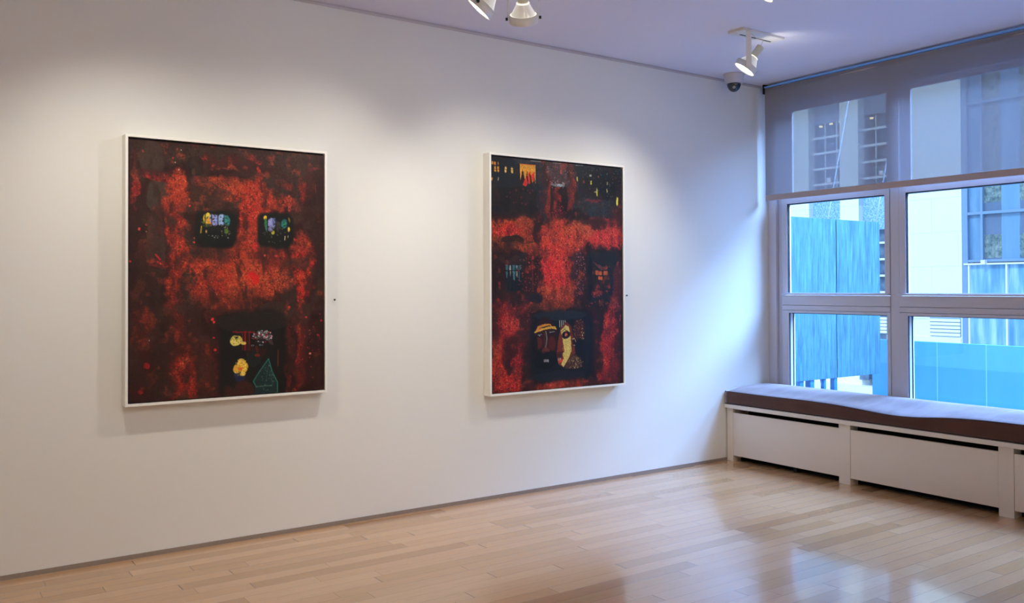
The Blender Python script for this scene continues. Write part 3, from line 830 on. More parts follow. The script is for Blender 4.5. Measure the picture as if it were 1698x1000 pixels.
PAINT_RIGHT = [
('b',0.142,0.124,0.293,0.232,(27,31,36),1.0,0,3),
('b',0.879,0.114,0.309,0.229,(27,31,36),1.0,0,3),
('b',0.189,0.276,0.245,0.086,(28,22,22),0.9,0,2.2),
('b',0.851,0.302,0.25,0.083,(40,54,64),0.85,1,2.2),
('b',0.934,0.11,0.168,0.126,(20,22,26),0.8,0,2.2),
('b',0.797,0.264,0.192,0.041,(44,56,66),0.7,1,2.2),
('b',1.079,0.228,0.056,0.212,(38,30,32),0.7,1,2.2),
('b',0.311,0.002,0.2,0.023,(60,64,70),0.6,1,2.2),
('b',0.536,0.076,0.166,0.161,(76,56,58),0.95,1,2.2),
('b',0.536,0.096,0.124,0.105,(84,66,70),0.9,1,2.2),
('b',0.439,0.203,0.041,0.199,(104,34,30),0.9,1,2.2),
('b',0.404,0.264,0.035,0.159,(40,36,44),0.8,1,2.2),
('b',0.655,0.149,0.031,0.224,(122,34,30),0.95,1,2.2),
('b',0.659,0.312,0.032,0.105,(110,34,28),0.9,1,2.2),
('b',0.603,0.019,0.037,0.056,(170,48,42),0.9,1,2.2),
('b',0.425,0.084,0.025,0.12,(50,24,24),0.9,1,2.2),
('b',0.634,0.028,0.016,0.09,(50,24,24),0.9,1,2.2),
('b',0.484,0.28,0.041,0.16,(150,44,34),0.9,1,2.2),
('b',0.545,0.261,0.073,0.129,(30,17,18),1.0,0,5),
('b',0.541,0.217,0.025,0.064,(140,28,26),0.9,1,2.2),
('b',0.51,0.259,0.02,0.08,(120,24,28),0.8,1,2.2),
('b',0.54,0.346,0.062,0.048,(110,26,34),0.75,1,2.2),
('s',0.54,0.338,0.062,0.064,(190,50,60),60,0.003),
('b',0.536,0.149,0.062,0.012,(130,140,146),0.9,0,2.2),
('s',0.541,0.144,0.062,0.016,(200,210,214),26,0.003),
('s',0.536,0.056,0.135,0.121,(150,120,120),70,0.003),
('b',0.117,0.45,0.173,0.069,(160,52,26),0.97,1,2.2),
('b',0.131,0.461,0.125,0.038,(190,32,30),0.95,1,2.2),
('b',0.251,0.413,0.098,0.04,(164,60,32),0.9,1,2.2),
('b',0.27,0.479,0.088,0.047,(150,50,30),0.9,1,2.2),
('b',0.094,0.512,0.123,0.031,(150,64,28),0.85,1,2.2),
('b',0.164,0.522,0.087,0.027,(42,26,20),0.95,0,2.2),
('b',0.27,0.566,0.128,0.047,(156,62,26),0.95,1,2.2),
('b',0.07,0.571,0.113,0.038,(80,34,20),0.8,1,2.2),
('b',0.333,0.592,0.079,0.039,(130,40,26),0.8,1,2.2),
('b',0.368,0.444,0.035,0.087,(44,22,22),0.85,1,2.2),
('b',0.398,0.523,0.03,0.055,(36,20,20),0.9,1,2.2),
('b',0.534,0.479,0.135,0.12,(196,64,40),0.97,1,2.2),
('b',0.498,0.56,0.123,0.16,(200,52,40),0.97,1,2.2),
('b',0.85,0.46,0.255,0.099,(192,56,44),0.97,1,2.2),
('b',0.959,0.494,0.169,0.067,(196,44,46),0.9,1,2.2),
('b',0.716,0.452,0.161,0.074,(188,80,52),0.9,1,2.2),
('b',0.637,0.536,0.159,0.089,(190,54,40),0.95,1,2.2),
('b',0.533,0.74,0.134,0.184,(206,44,40),0.98,1,2.2),
('b',0.482,0.72,0.092,0.096,(222,40,40),0.95,1,2.2),
('b',0.466,0.868,0.092,0.072,(200,66,34),0.95,1,2.2),
('b',0.557,0.9,0.125,0.057,(160,56,34),0.85,1,2.2),
('b',0.506,0.952,0.207,0.032,(130,50,26),0.8,1,2.2),
('b',0.6,0.63,0.016,0.02,(226,120,50),0.95,1,2.2),
('b',1.021,0.42,0.09,0.059,(190,50,46),0.85,1,2.2),
('b',1.066,0.355,0.069,0.085,(80,34,32),0.7,1,2.2),
('b',0.69,0.351,0.134,0.041,(30,22,22),0.9,1,2.2),
('b',0.85,0.398,0.166,0.025,(46,30,28),0.85,1,2.2),
('b',0.661,0.82,0.064,0.041,(190,60,30),0.9,1,2.2),
('b',0.635,0.86,0.074,0.041,(160,60,34),0.7,1,2.2),
('b',0.14,0.774,0.192,0.17,(36,17,16),0.98,1,2.2),
('b',0.308,0.761,0.069,0.141,(46,20,20),0.9,1,2.2),
('b',0.173,0.665,0.126,0.023,(60,40,34),0.7,1,2.2),
('b',0.173,0.789,0.096,0.093,(60,20,18),0.7,1,2.2),
('b',0.173,0.781,0.072,0.089,(20,26,32),1.0,0,6),
('b',0.25,0.664,0.039,0.054,(30,34,38),0.7,0,2.2),
('p',[(0.109,0.689),(0.128,0.689),(0.128,0.72),(0.109,0.72)],(66,112,122),0.9,0),
('p',[(0.135,0.689),(0.15,0.688),(0.15,0.719),(0.135,0.72)],(66,112,122),0.9,0),
('p',[(0.156,0.688),(0.181,0.688),(0.181,0.719),(0.156,0.719)],(66,112,122),0.9,0),
('p',[(0.185,0.688),(0.209,0.688),(0.209,0.719),(0.184,0.719)],(66,112,122),0.9,0),
('p',[(0.211,0.688),(0.231,0.687),(0.23,0.719),(0.211,0.719)],(66,112,122),0.9,0),
('p',[(0.14,0.692),(0.149,0.692),(0.149,0.719),(0.135,0.72)],(190,180,160),0.8,0),
('p',[(0.192,0.692),(0.202,0.692),(0.202,0.707),(0.192,0.707)],(190,196,190),0.8,0),
('p',[(0.109,0.728),(0.124,0.727),(0.12,0.774),(0.112,0.762)],(70,116,124),0.9,0),
('p',[(0.14,0.727),(0.149,0.727),(0.147,0.762),(0.142,0.75)],(160,150,120),0.9,0),
('p',[(0.162,0.727),(0.183,0.727),(0.178,0.789),(0.168,0.777)],(80,132,134),0.9,0),
('p',[(0.189,0.727),(0.204,0.727),(0.2,0.769),(0.193,0.758)],(170,170,150),0.9,0),
('p',[(0.21,0.727),(0.222,0.726),(0.219,0.797),(0.213,0.785)],(50,90,96),0.9,0),
('l',[(0.13,0.689),(0.13,0.851)],0.004,(18,16,20),1.0),
('l',[(0.159,0.688),(0.158,0.851)],0.005,(18,16,20),1.0),
('l',[(0.187,0.688),(0.187,0.851)],0.004,(18,16,20),1.0),
('l',[(0.211,0.688),(0.211,0.851)],0.004,(18,16,20),1.0),
('l',[(0.102,0.724),(0.23,0.723)],0.005,(24,16,16),1.0),
('l',[(0.318,0.639),(0.327,0.859)],0.006,(170,30,40),0.7),
('l',[(0.274,0.663),(0.278,0.867)],0.004,(100,30,28),0.6),
('l',[(0.372,0.701),(0.371,0.84)],0.006,(130,30,28),0.7),
('b',0.326,0.639,0.01,0.012,(226,40,60),0.9,0,2),
('b',0.371,0.852,0.013,0.017,(206,60,36),0.95,0,2),
('b',0.052,0.908,0.012,0.01,(190,50,34),0.9,0,2),
('l',[(0.234,0.991),(0.307,0.938)],0.016,(190,54,36),0.85),
('b',0.307,0.942,0.014,0.011,(206,64,40),0.95,0,2),
('s',0.298,0.741,0.099,0.142,(190,60,60),90,0.003),
('b',0.21,0.906,0.146,0.038,(44,24,22),0.8,1,2.2),
('b',0.346,0.907,0.06,0.031,(30,28,34),0.9,0,2.2),
('b',0.72,0.746,0.058,0.172,(58,34,38),0.95,1,2.2),
('s',0.72,0.738,0.058,0.164,(200,110,120),110,0.003),
('s',0.72,0.738,0.058,0.164,(20,18,24),90,0.003),
('b',0.662,0.678,0.026,0.081,(70,44,44),0.7,1,2.2),
('b',0.925,0.762,0.139,0.175,(26,29,36),1.0,0,5),
('b',0.844,0.63,0.054,0.037,(26,32,38),0.95,0,2.2),
('b',0.992,0.64,0.061,0.05,(26,30,36),0.95,0,2.2),
('b',0.909,0.683,0.088,0.012,(120,60,56),0.8,1,2.2),
('b',0.913,0.803,0.111,0.092,(44,24,24),0.8,1,2.2),
('b',1.019,0.77,0.028,0.151,(22,28,44),0.8,0,2.2),
('b',0.816,0.77,0.021,0.149,(20,18,22),0.9,0,2.2),
('b',0.878,0.733,0.013,0.016,(190,92,50),1.0,0,4),
('b',0.904,0.733,0.013,0.015,(190,92,50),1.0,0,4),
('b',0.944,0.732,0.013,0.016,(190,92,50),1.0,0,4),
('b',0.963,0.732,0.013,0.016,(190,92,50),1.0,0,4),
('b',0.897,0.766,0.009,0.012,(200,90,40),1.0,0,4),
('b',0.916,0.766,0.01,0.012,(200,90,40),1.0,0,4),
('b',0.891,0.807,0.022,0.021,(120,50,30),0.8,1,2.2),
('b',0.968,0.82,0.017,0.017,(130,44,36),0.8,1,2.2),
('b',0.962,0.874,0.017,0.017,(170,44,40),0.85,1,2.2),
('b',0.875,0.878,0.049,0.021,(120,36,32),0.85,1,2.2),
('s',0.875,0.878,0.054,0.025,(190,60,56),24,0.003),
('l',[(0.93,0.712),(0.929,0.903)],0.005,(20,16,20),1.0),
('l',[(0.859,0.752),(0.98,0.751)],0.004,(20,16,20),1.0),
('b',1.064,0.676,0.017,0.026,(190,60,46),0.85,1,2.2),
('b',1.069,0.82,0.045,0.169,(90,28,26),0.85,1,2.2),
('b',1.029,0.946,0.079,0.042,(150,50,36),0.8,1,2.2),
('b',0.847,0.944,0.121,0.025,(30,26,30),0.8,1,2.2),
('s',0.929,0.953,0.167,0.034,(190,60,50),30,0.003),
('b',0.091,1.166,0.094,0.268,(150,26,24),0.92,1,2.2),
('b',0.152,1.071,0.067,0.077,(180,44,34),0.95,1,2.2),
('b',0.067,1.394,0.084,0.115,(170,32,24),0.92,1,2.2),
('b',0.185,1.343,0.067,0.194,(160,26,26),0.9,1,2.2),
('b',0.151,1.438,0.076,0.085,(176,30,24),0.95,1,2.2),
('b',0.03,1.278,0.037,0.114,(170,60,30),0.7,1,2.2),
('b',0.138,1.214,0.057,0.092,(40,20,18),0.8,1,2.2),
('b',0.123,1.332,0.028,0.054,(30,20,22),0.85,1,2.2),
('b',0.258,1.093,0.058,0.117,(70,24,22),0.8,1,2.2),
('b',0.022,1.049,0.037,0.114,(60,22,20),0.7,1,2.2),
('b',0.139,0.967,0.143,0.038,(120,30,26),0.8,1,2.2),
('b',0.405,0.971,0.152,0.019,(80,40,28),0.8,1,2.2),
('s',0.162,1.013,0.164,0.078,(190,50,56),60,0.003),
('b',0.983,1.113,0.056,0.167,(176,32,28),0.96,1,2.2),
('b',0.954,1.3,0.056,0.125,(170,28,26),0.96,1,2.2),
('b',1.038,1.282,0.045,0.21,(140,26,26),0.85,1,2.2),
('b',0.937,1.445,0.077,0.058,(150,26,28),0.85,1,2.2),
('b',1.072,1.2,0.028,0.252,(60,24,24),0.8,1,2.2),
('b',0.862,1.192,0.033,0.207,(60,22,22),0.7,1,2.2),
('b',1.037,1.408,0.056,0.101,(110,24,26),0.8,1,2.2),
('b',1.033,1.148,0.017,0.021,(210,60,50),0.9,1,2.2),
('b',1.09,1.04,0.014,0.025,(190,56,40),0.8,1,2.2),
('b',0.554,1.495,0.263,0.048,(140,38,24),0.92,1,2.2),
('b',0.503,1.499,0.082,0.032,(170,54,34),0.85,1,2.2),
('b',0.79,1.498,0.065,0.057,(70,24,22),0.8,1,2.2),
('b',0.28,1.485,0.059,0.062,(70,26,22),0.8,1,2.2),
('b',0.926,1.494,0.155,0.021,(60,24,24),0.7,1,2.2),
('m',0.4,0.5),
('b',0.571,1.222,0.269,0.23,(19,21,26),1.0,0,7),
('b',0.557,1.021,0.22,0.032,(34,40,46),0.85,0,2.2),
('b',0.529,1.421,0.24,0.032,(28,32,38),0.8,0,2.2),
('b',0.429,1.177,0.101,0.143,(44,19,15),1.0,0,2.2),
('b',0.429,1.304,0.101,0.064,(16,13,14),1.0,0,2.2),
('b',0.37,1.199,0.029,0.039,(92,30,22),0.85,0,2.2),
('b',0.482,1.207,0.03,0.048,(86,28,20),0.85,0,2.2),
('b',0.345,1.222,0.02,0.078,(22,14,14),0.9,0,2.2),
('p',[(0.34,1.127),(0.365,1.088),(0.415,1.076),(0.465,1.075),(0.48,1.083),(0.445,1.094),(0.39,1.105)],(214,140,50),1.0,0),
('p',[(0.336,1.123),(0.405,1.101),(0.47,1.089),(0.51,1.092),(0.521,1.112),(0.48,1.105),(0.415,1.111),(0.365,1.122),(0.34,1.131)],(224,176,60),1.0,0),
('p',[(0.37,1.1),(0.46,1.083),(0.48,1.089),(0.405,1.101)],(30,16,14),1.0,0),
('l',[(0.345,1.119),(0.39,1.105)],0.004,(210,90,50),0.8),
('l',[(0.43,1.122),(0.439,1.17),(0.427,1.237)],0.007,(138,136,124),0.9),
('l',[(0.415,1.125),(0.419,1.225)],0.005,(96,36,26),0.9),
('p',[(0.399,1.244),(0.419,1.229),(0.444,1.23),(0.464,1.246),(0.459,1.262),(0.399,1.263)],(104,42,30),1.0,0),
('l',[(0.399,1.257),(0.464,1.26)],0.004,(22,14,14),1.0),
('p',[(0.355,1.139),(0.39,1.134),(0.4,1.145),(0.375,1.156),(0.355,1.151)],(20,14,14),1.0,0),
('l',[(0.365,1.145),(0.395,1.141)],0.003,(200,200,196),1.0),
('p',[(0.455,1.127),(0.49,1.12),(0.505,1.13),(0.475,1.137)],(20,14,14),1.0,0),
('l',[(0.462,1.129),(0.5,1.126)],0.003,(200,204,204),1.0),
('b',0.382,1.148,0.005,0.004,(180,190,190),1.0,0,2),
('l',[(0.416,1.308),(0.416,1.321)],0.004,(220,220,214),1.0),
('l',[(0.428,1.308),(0.428,1.322)],0.005,(220,220,214),1.0),
('l',[(0.439,1.309),(0.439,1.322)],0.004,(220,220,214),1.0),
('l',[(0.449,1.309),(0.449,1.323)],0.005,(220,220,214),1.0),
('p',[(0.539,1.055),(0.598,1.056),(0.577,1.102),(0.541,1.101)],(18,18,20),1.0,0),
('l',[(0.546,1.053),(0.546,1.097)],0.004,(206,206,190),1.0),
('l',[(0.562,1.053),(0.562,1.098)],0.004,(206,206,190),1.0),
('l',[(0.577,1.054),(0.577,1.098)],0.004,(206,206,190),1.0),
('l',[(0.593,1.054),(0.592,1.098)],0.004,(206,206,190),1.0),
('p',[(0.522,1.261),(0.536,1.173),(0.551,1.105),(0.603,1.062),(0.644,1.096),(0.665,1.169),(0.69,1.268),(0.664,1.287),(0.628,1.306),(0.581,1.368),(0.54,1.35),(0.525,1.309)],(112,46,30),1.0,0),
('p',[(0.554,1.121),(0.598,1.086),(0.623,1.097),(0.641,1.168),(0.646,1.258),(0.617,1.313),(0.578,1.368),(0.558,1.346),(0.581,1.307),(0.568,1.279),(0.584,1.263),(0.574,1.182),(0.561,1.146)],(220,200,110),1.0,0),
('p',[(0.543,1.149),(0.556,1.138),(0.571,1.19),(0.579,1.255),(0.545,1.266),(0.522,1.261)],(118,46,30),1.0,0),
('l',[(0.525,1.267),(0.576,1.263)],0.005,(40,18,18),1.0),
('p',[(0.525,1.273),(0.571,1.271),(0.56,1.302),(0.53,1.309)],(60,22,20),1.0,0),
('l',[(0.535,1.303),(0.535,1.319)],0.004,(206,196,160),1.0),
('l',[(0.545,1.304),(0.545,1.32)],0.003,(206,196,160),1.0),
('l',[(0.553,1.304),(0.553,1.32)],0.004,(206,196,160),1.0),
('p',[(0.532,1.329),(0.56,1.312),(0.581,1.309),(0.565,1.331),(0.54,1.338)],(214,62,44),1.0,0),
('b',0.6,1.149,0.036,0.023,(24,16,18),1.0,0,2.2),
('b',0.599,1.147,0.012,0.01,(190,60,50),1.0,0,2),
('b',0.599,1.147,0.005,0.004,(220,140,120),1.0,0,2),
('l',[(0.561,1.128),(0.587,1.114),(0.608,1.123),(0.631,1.136)],0.004,(24,16,18),1.0),
('l',[(0.572,1.106),(0.598,1.105)],0.003,(120,100,60),1.0),
('s',0.607,1.224,0.037,0.089,(190,150,60),30,0.003),
('p',[(0.652,1.185),(0.667,1.171),(0.688,1.211),(0.688,1.231),(0.664,1.226)],(30,16,18),1.0,0),
('l',[(0.657,1.181),(0.673,1.176),(0.687,1.203),(0.686,1.225),(0.667,1.222)],0.005,(220,206,140),1.0),
('p',[(0.654,1.234),(0.691,1.231),(0.69,1.272),(0.648,1.278)],(112,50,34),1.0,0),
('p',[(0.596,1.344),(0.638,1.298),(0.685,1.284),(0.722,1.302),(0.745,1.372),(0.69,1.382),(0.591,1.376)],(78,50,38),1.0,0),
('s',0.674,1.34,0.074,0.041,(170,140,90),70,0.003),
('s',0.674,1.34,0.074,0.041,(40,22,18),50,0.003),
('b',0.718,1.126,0.053,0.074,(62,28,24),0.95,0,2.2),
('s',0.718,1.118,0.053,0.069,(150,90,50),46,0.003),
('s',0.749,1.148,0.016,0.049,(220,200,120),16,0.003),
('b',0.728,1.241,0.053,0.065,(17,19,26),0.95,0,2.2),
('b',0.786,1.19,0.027,0.164,(22,26,40),0.7,0,2.2),
('b',0.004,0.038,0.006,0.01,(206,150,60),1.0,0,4),
('b',0.023,0.04,0.008,0.01,(206,120,50),1.0,0,4),
('b',0.049,0.038,0.004,0.008,(170,120,60),1.0,0,4),
('b',0.026,0.076,0.008,0.019,(214,140,50),1.0,0,4),
('b',0.05,0.076,0.007,0.019,(214,140,50),1.0,0,4),
('b',0.109,0.08,0.008,0.019,(220,180,90),1.0,0,4),
('b',0.161,0.08,0.008,0.019,(220,180,90),1.0,0,4),
('b',0.002,0.145,0.006,0.01,(214,140,40),1.0,0,4),
('b',0.051,0.143,0.004,0.012,(150,150,120),1.0,0,4),
('b',0.706,0.101,0.005,0.015,(200,190,90),1.0,0,4),
('b',0.825,0.118,0.006,0.014,(206,196,80),1.0,0,4),
('b',0.875,0.177,0.005,0.025,(206,196,80),1.0,0,4),
('b',0.969,0.163,0.004,0.011,(200,190,90),1.0,0,4),
('b',0.973,0.116,0.004,0.009,(170,160,80),1.0,0,4),
('b',1.063,0.233,0.008,0.03,(226,214,80),1.0,0,4),
('b',0.82,0.066,0.008,0.007,(150,150,140),1.0,0,4),
('b',0.763,0.113,0.007,0.009,(120,50,40),1.0,0,4),
('b',0.893,0.071,0.005,0.007,(150,80,50),1.0,0,4),
('b',0.868,0.173,0.014,0.003,(200,190,80),1.0,0,4),
('l',[(0.002,0.084),(0.063,0.08)],0.003,(15,15,14),1.0),
('l',[(0.095,0.077),(0.176,0.075)],0.003,(40,30,20),1.0),
('p',[(0.224,0.03),(0.351,0.03),(0.35,0.149),(0.223,0.145)],(48,16,16),1.0,0),
('p',[(0.224,0.03),(0.351,0.032),(0.35,0.078),(0.224,0.079)],(214,150,50),1.0,0),
('p',[(0.224,0.071),(0.243,0.066),(0.226,0.145)],(220,150,44),1.0,0),
('p',[(0.245,0.062),(0.282,0.063),(0.267,0.146)],(220,150,44),1.0,0),
('p',[(0.277,0.059),(0.306,0.061),(0.296,0.156)],(220,150,44),1.0,0),
('p',[(0.301,0.061),(0.341,0.062),(0.328,0.154)],(220,150,44),1.0,0),
('p',[(0.336,0.059),(0.352,0.058),(0.35,0.153)],(220,150,44),1.0,0),
('p',[(0.287,0.09),(0.311,0.076),(0.306,0.156),(0.291,0.157)],(206,44,30),0.95,0),
('p',[(0.257,0.139),(0.272,0.107),(0.286,0.153),(0.272,0.177),(0.243,0.168)],(206,44,30),0.95,0),
('p',[(0.311,0.104),(0.345,0.074),(0.34,0.141),(0.33,0.142)],(206,44,30),0.95,0),
('p',[(0.236,0.094),(0.245,0.069),(0.257,0.116),(0.238,0.156)],(26,20,20),1.0,0),
('p',[(0.276,0.075),(0.283,0.075),(0.284,0.122)],(26,20,20),1.0,0),
('p',[(0.299,0.101),(0.306,0.085),(0.316,0.135)],(26,20,20),1.0,0),
('l',[(0.224,0.032),(0.351,0.032)],0.005,(190,90,36),0.8),
('b',0.84,0.249,0.071,0.015,(126,40,44),0.85,1,2.2),
('s',0.252,0.245,0.147,0.055,(96,30,36),14,0.006),
('s',0.934,0.069,0.191,0.15,(70,84,90),90,0.003),
('l',[(0.311,0.005),(0.395,0.005)],0.004,(190,196,200),0.7),
('l',[(0.496,0.005),(0.562,0.004)],0.003,(190,190,196),0.7),
('l',[(0.692,0.006),(0.751,0.003)],0.003,(190,200,206),0.7),
]


def picture(x0, x1, z0, z1, depth, ops, base, seed, nx, ny, label, gain, speck):
    """box frame whose outer edges are x0..x1, z0..z1 ; canvas floats inside it"""
    lip, gap = 0.0135, 0.0035
    F = WY - depth
    e = tag(empty('framed_painting', ((x0+x1)/2, WY, z0)), label, 'painting')
    f = MB()
    f.box(x0, x0+lip, F, WY-0.001, z0, z1); f.box(x1-lip, x1, F, WY-0.001, z0, z1)
    f.box(x0+lip, x1-lip, F, WY-0.001, z0, z0+lip); f.box(x0+lip, x1-lip, F, WY-0.001, z1-lip, z1)
    f.obj('frame', M_FRAME, e, 0.0012)
    MB().box(x0+lip, x1-lip, F+0.025, F+0.03, z0+lip, z1-lip).obj('backing', M_BLACK, e)
    cx0, cx1, cz0, cz1 = x0+lip+gap, x1-lip-gap, z0+lip+gap, z1-lip-gap-0.006
    w, h = cx1-cx0, cz1-cz0
    img = lin(paint(w, h, nx, ny, ops, base, seed, speck))*gain
    rng = np.random.default_rng(seed+5)
    hgt = (rng.random((ny, nx)) - .5)*0.0005
    xs = np.linspace(cx0, cx1, nx); zs = np.linspace(cz1, cz0, ny)
    co = np.zeros((ny+2, nx+2, 3))
    # front sheet with its edges turned back round the stretcher
    xe = np.concatenate(([cx0], xs, [cx1])); ze = np.concatenate(([cz1], zs, [cz0]))
    co[..., 0] = xe[None, :]; co[..., 2] = ze[:, None]; co[..., 1] = F + 0.006
    co[1:-1, 1:-1, 1] += hgt
    co[0, :, 1] = co[-1, :, 1] = F + 0.0235; co[:, 0, 1] = co[:, -1, 1] = F + 0.0235
    ce = np.pad(img, ((1, 1), (1, 1), (0, 0)), mode='edge')
    NX, NY = nx+2, ny+2
    idx = np.arange(NX*NY).reshape(NY, NX)
    quads = np.stack([idx[:-1, :-1], idx[1:, :-1], idx[1:, 1:], idx[:-1, 1:]], -1).reshape(-1, 4)
    me = bpy.data.meshes.new('canvas')
    me.vertices.add(NX*NY); me.vertices.foreach_set('co', co.reshape(-1))
    me.loops.add(quads.size); me.loops.foreach_set('vertex_index', quads.reshape(-1).astype(np.int32))
    me.polygons.add(len(quads)); me.polygons.foreach_set('loop_start', np.arange(0, quads.size, 4, dtype=np.int32))
    me.update(calc_edges=True); me.validate()
    at = me.color_attributes.new('brushwork', 'FLOAT_COLOR', 'POINT')
    c4 = np.ones((NX*NY, 4)); c4[:, :3] = ce.reshape(-1, 3)
    at.data.foreach_set('color', c4.reshape(-1))
    t = NT('oil_paint')
    a = t.n('ShaderNodeVertexColor', layer_name='brushwork')
    k = t.math('MULTIPLY_ADD', t.noise(260, 2), 0.5, 0.75)
    cm = t.n('ShaderNodeCombineColor')
    for i in range(3): t.l(k, cm.inputs[i])
    colr = t.mix(1.0, a.outputs[0], cm.outputs[0], 'MULTIPLY')
    nrm = t.bump(t.noise(190, 4), 0.35, 0.0015)
    me.materials.append(t.done(t.bsdf(colr, 0.42, 0, nrm, 0.22)))
    o = bpy.data.objects.new('canvas', me); COL.objects.link(o); o.parent = e
    o.matrix_parent_inverse = Matrix.Translation(e.location).inverted()
    return e

picture(0.937, 2.001, 0.768, 2.116, 0.073, PAINT_LEFT, (44, 15, 13), 11, 400, 510,
        'red and black painting with two barred windows and a dark doorway, in white box frame', 0.94, (206, 120, 70))
picture(3.098, 4.243, 0.664, 2.206, 0.073, PAINT_RIGHT, (40, 22, 21), 23, 380, 500,
        'red and black painting with two heads in a dark opening, in white box frame', 0.88, (214, 120, 84))

def pin(x, z, label):
    m = MB().lathe([(0.0015, 0), (0.0015, 0.006), (0.0052, 0.008), (0.0058, 0.012), (0.003, 0.015)], 14, Matrix.Translation((x, WY, z)) @ Matrix.Rotation(R(90), 4, 'X'))
    tag(m.obj('wall_pin', M_KNOB), label, 'pin', 'small black pins beside the paintings')
pin(2.074, 1.284, 'tiny black pin in the wall right of the two-windowed painting')
pin(4.319, 1.291, 'tiny black pin in the wall right of the two-headed painting')

# ------------------------------------------------------------------ ceiling spotlights
def axis_matrix(origin, direction, side):
    z = Vector(direction).normalized(); x = (Vector(side) - z*Vector(side).dot(z)).normalized(); y = z.cross(x)
    m = Matrix((x, y, z)).transposed().to_4x4(); m.translation = Vector(origin); return m

def spot_body(C, aim, rad, band, top, label, lit=True, arms=1, plate=None, side=None, slot=False):
    """ring lamp: C centre of the ring's front, aim the way it points, top the ceiling point"""
    C = Vector(C); a = Vector(aim).normalized()
    e = tag(empty('ceiling_spotlight', top), label, 'spotlight', 'white gallery spotlights')
    sd = Vector(side) if side is not None else a.cross(Vector((0, 0, 1))).normalized()
    M = axis_matrix(C, -a, sd)
    sd = Vector((M[0][0], M[1][0], M[2][0]))
    rg = MB()
    rg.lathe([(rad, 0), (rad, band), (rad*0.93, band), (rad*0.93, 0), (rad, 0)], 40, M, cap=False)
    rg.obj('ring', M_LAMP_WHITE, e)
    MB().lathe([(rad*0.01, -0.004), (rad*0.5, -0.002), (rad*0.91, 0.006)], 36, M).obj('lamp_face', M_GLOW if lit else M_BULB, e)
    b = MB()
    b.lathe([(rad*0.9, band*0.55), (rad*0.84, band*1.05), (rad*0.60, band*1.05+rad*0.42), (rad*0.44, band*1.05+rad*0.72), (rad*0.40, band*1.05+rad*0.82)], 36, M)
    b.obj('bulb', M_BULB, e)
    z0 = band*1.05 + rad*0.80
    MB().lathe([(rad*0.445, z0-rad*.10), (rad*0.47, z0-rad*.06), (rad*0.45, z0-rad*.02), (rad*0.40, z0)], 30, M, cap=False).obj('bulb_collar', M_COLLAR, e)
    MB().lathe([(rad*0.925, band*0.50), (rad*0.925, band*0.97), (rad*0.88, band*0.80)], 36, M, cap=False).obj('bulb_rim', M_COLLAR if lit else M_BULB, e)
    MB().lathe([(rad*0.36, z0), (rad*0.36, z0+rad*0.2), (rad*0.33, z0+rad*0.22), (rad*0.33, z0+rad*1.0), (rad*0.26, z0+rad*1.06)], 28, M).obj('socket', M_LAMP_CREAM, e)
    T = Vector(top)
    for s in ((-1, 1) if arms == 2 else (1,)):
        P0 = C - a*band*0.5 + sd*s*(rad+0.006)
        if arms == 2:
            up = Vector((P0.x, P0.y, T.z-0.10))
            y = MB().tube([P0, P0.lerp(up, .5), up, T.lerp(up, .25) - Vector((0, 0, .03))], 0.0032, 8)
            y.obj('yoke_wire', M_LAMP_WHITE, e)
        else:
            y = MB().bar(P0 - Vector((0, 0, 0.012)), Vector((P0.x, P0.y, T.z-0.012)), 0.034, 0.005, Vector((0.83, -0.55, 0)))
            y.obj('stem', M_LAMP_WHITE, e, 0.001)
        MB().lathe([(0.008, 0), (0.008, 0.012)], 14, axis_matrix(P0, sd*s, a)).obj('knob', M_KNOB if arms == 2 else M_LAMP_WHITE, e)
    # flex from the socket up to the mount
    back = C - a*(z0+rad*1.0)
    MB().tube([back, back - a*0.03 + Vector((0, 0, .015)), back.lerp(T, .55) + Vector((.02, .0, .0)), T - Vector((0, 0, .01))], 0.003, 8).obj('flex', M_LAMP_WHITE, e)
    if plate:
        x0, x1, y0, y1 = plate
        MB().box(x0, x1, y0, y1, HC-0.016, HC-0.0005).obj('ceiling_plate', M_LAMP_WHITE, e, 0.001)
        if slot:
            MB().box(x0+0.07, x1-0.03, y1-0.045, y1-0.030, HC-0.0170, HC-0.0155).obj('slot', M_KNOB, e)
    else:
        MB().lathe([(0.045, 0), (0.045, 0.02), (0.03, 0.03)], 24, Matrix.Translation((T.x, T.y, HC-0.0005)) @ Matrix.Rotation(R(180), 4, 'X')).obj('ceiling_rose', M_LAMP_WHITE, e)
        MB().tube([(T.x, T.y, HC-0.02), (T.x, T.y, T.z-0.13)], 0.008, 10).obj('drop_rod', M_LAMP_WHITE, e)
    return e

def spot_light(name, C, target, power, angle=60, blend=0.9, radius=0.035, col=(1.0, 0.945, 0.84)):
    d = bpy.data.lights.new(name, 'SPOT'); d.energy = power; d.spot_size = R(angle); d.spot_blend = blend
    d.shadow_soft_size = radius; d.color = col
    o = bpy.data.objects.new(name, d); COL.objects.link(o); o.location = C
    o.rotation_euler = (Vector(target) - Vector(C)).to_track_quat('-Z', 'Y').to_euler()
    return o

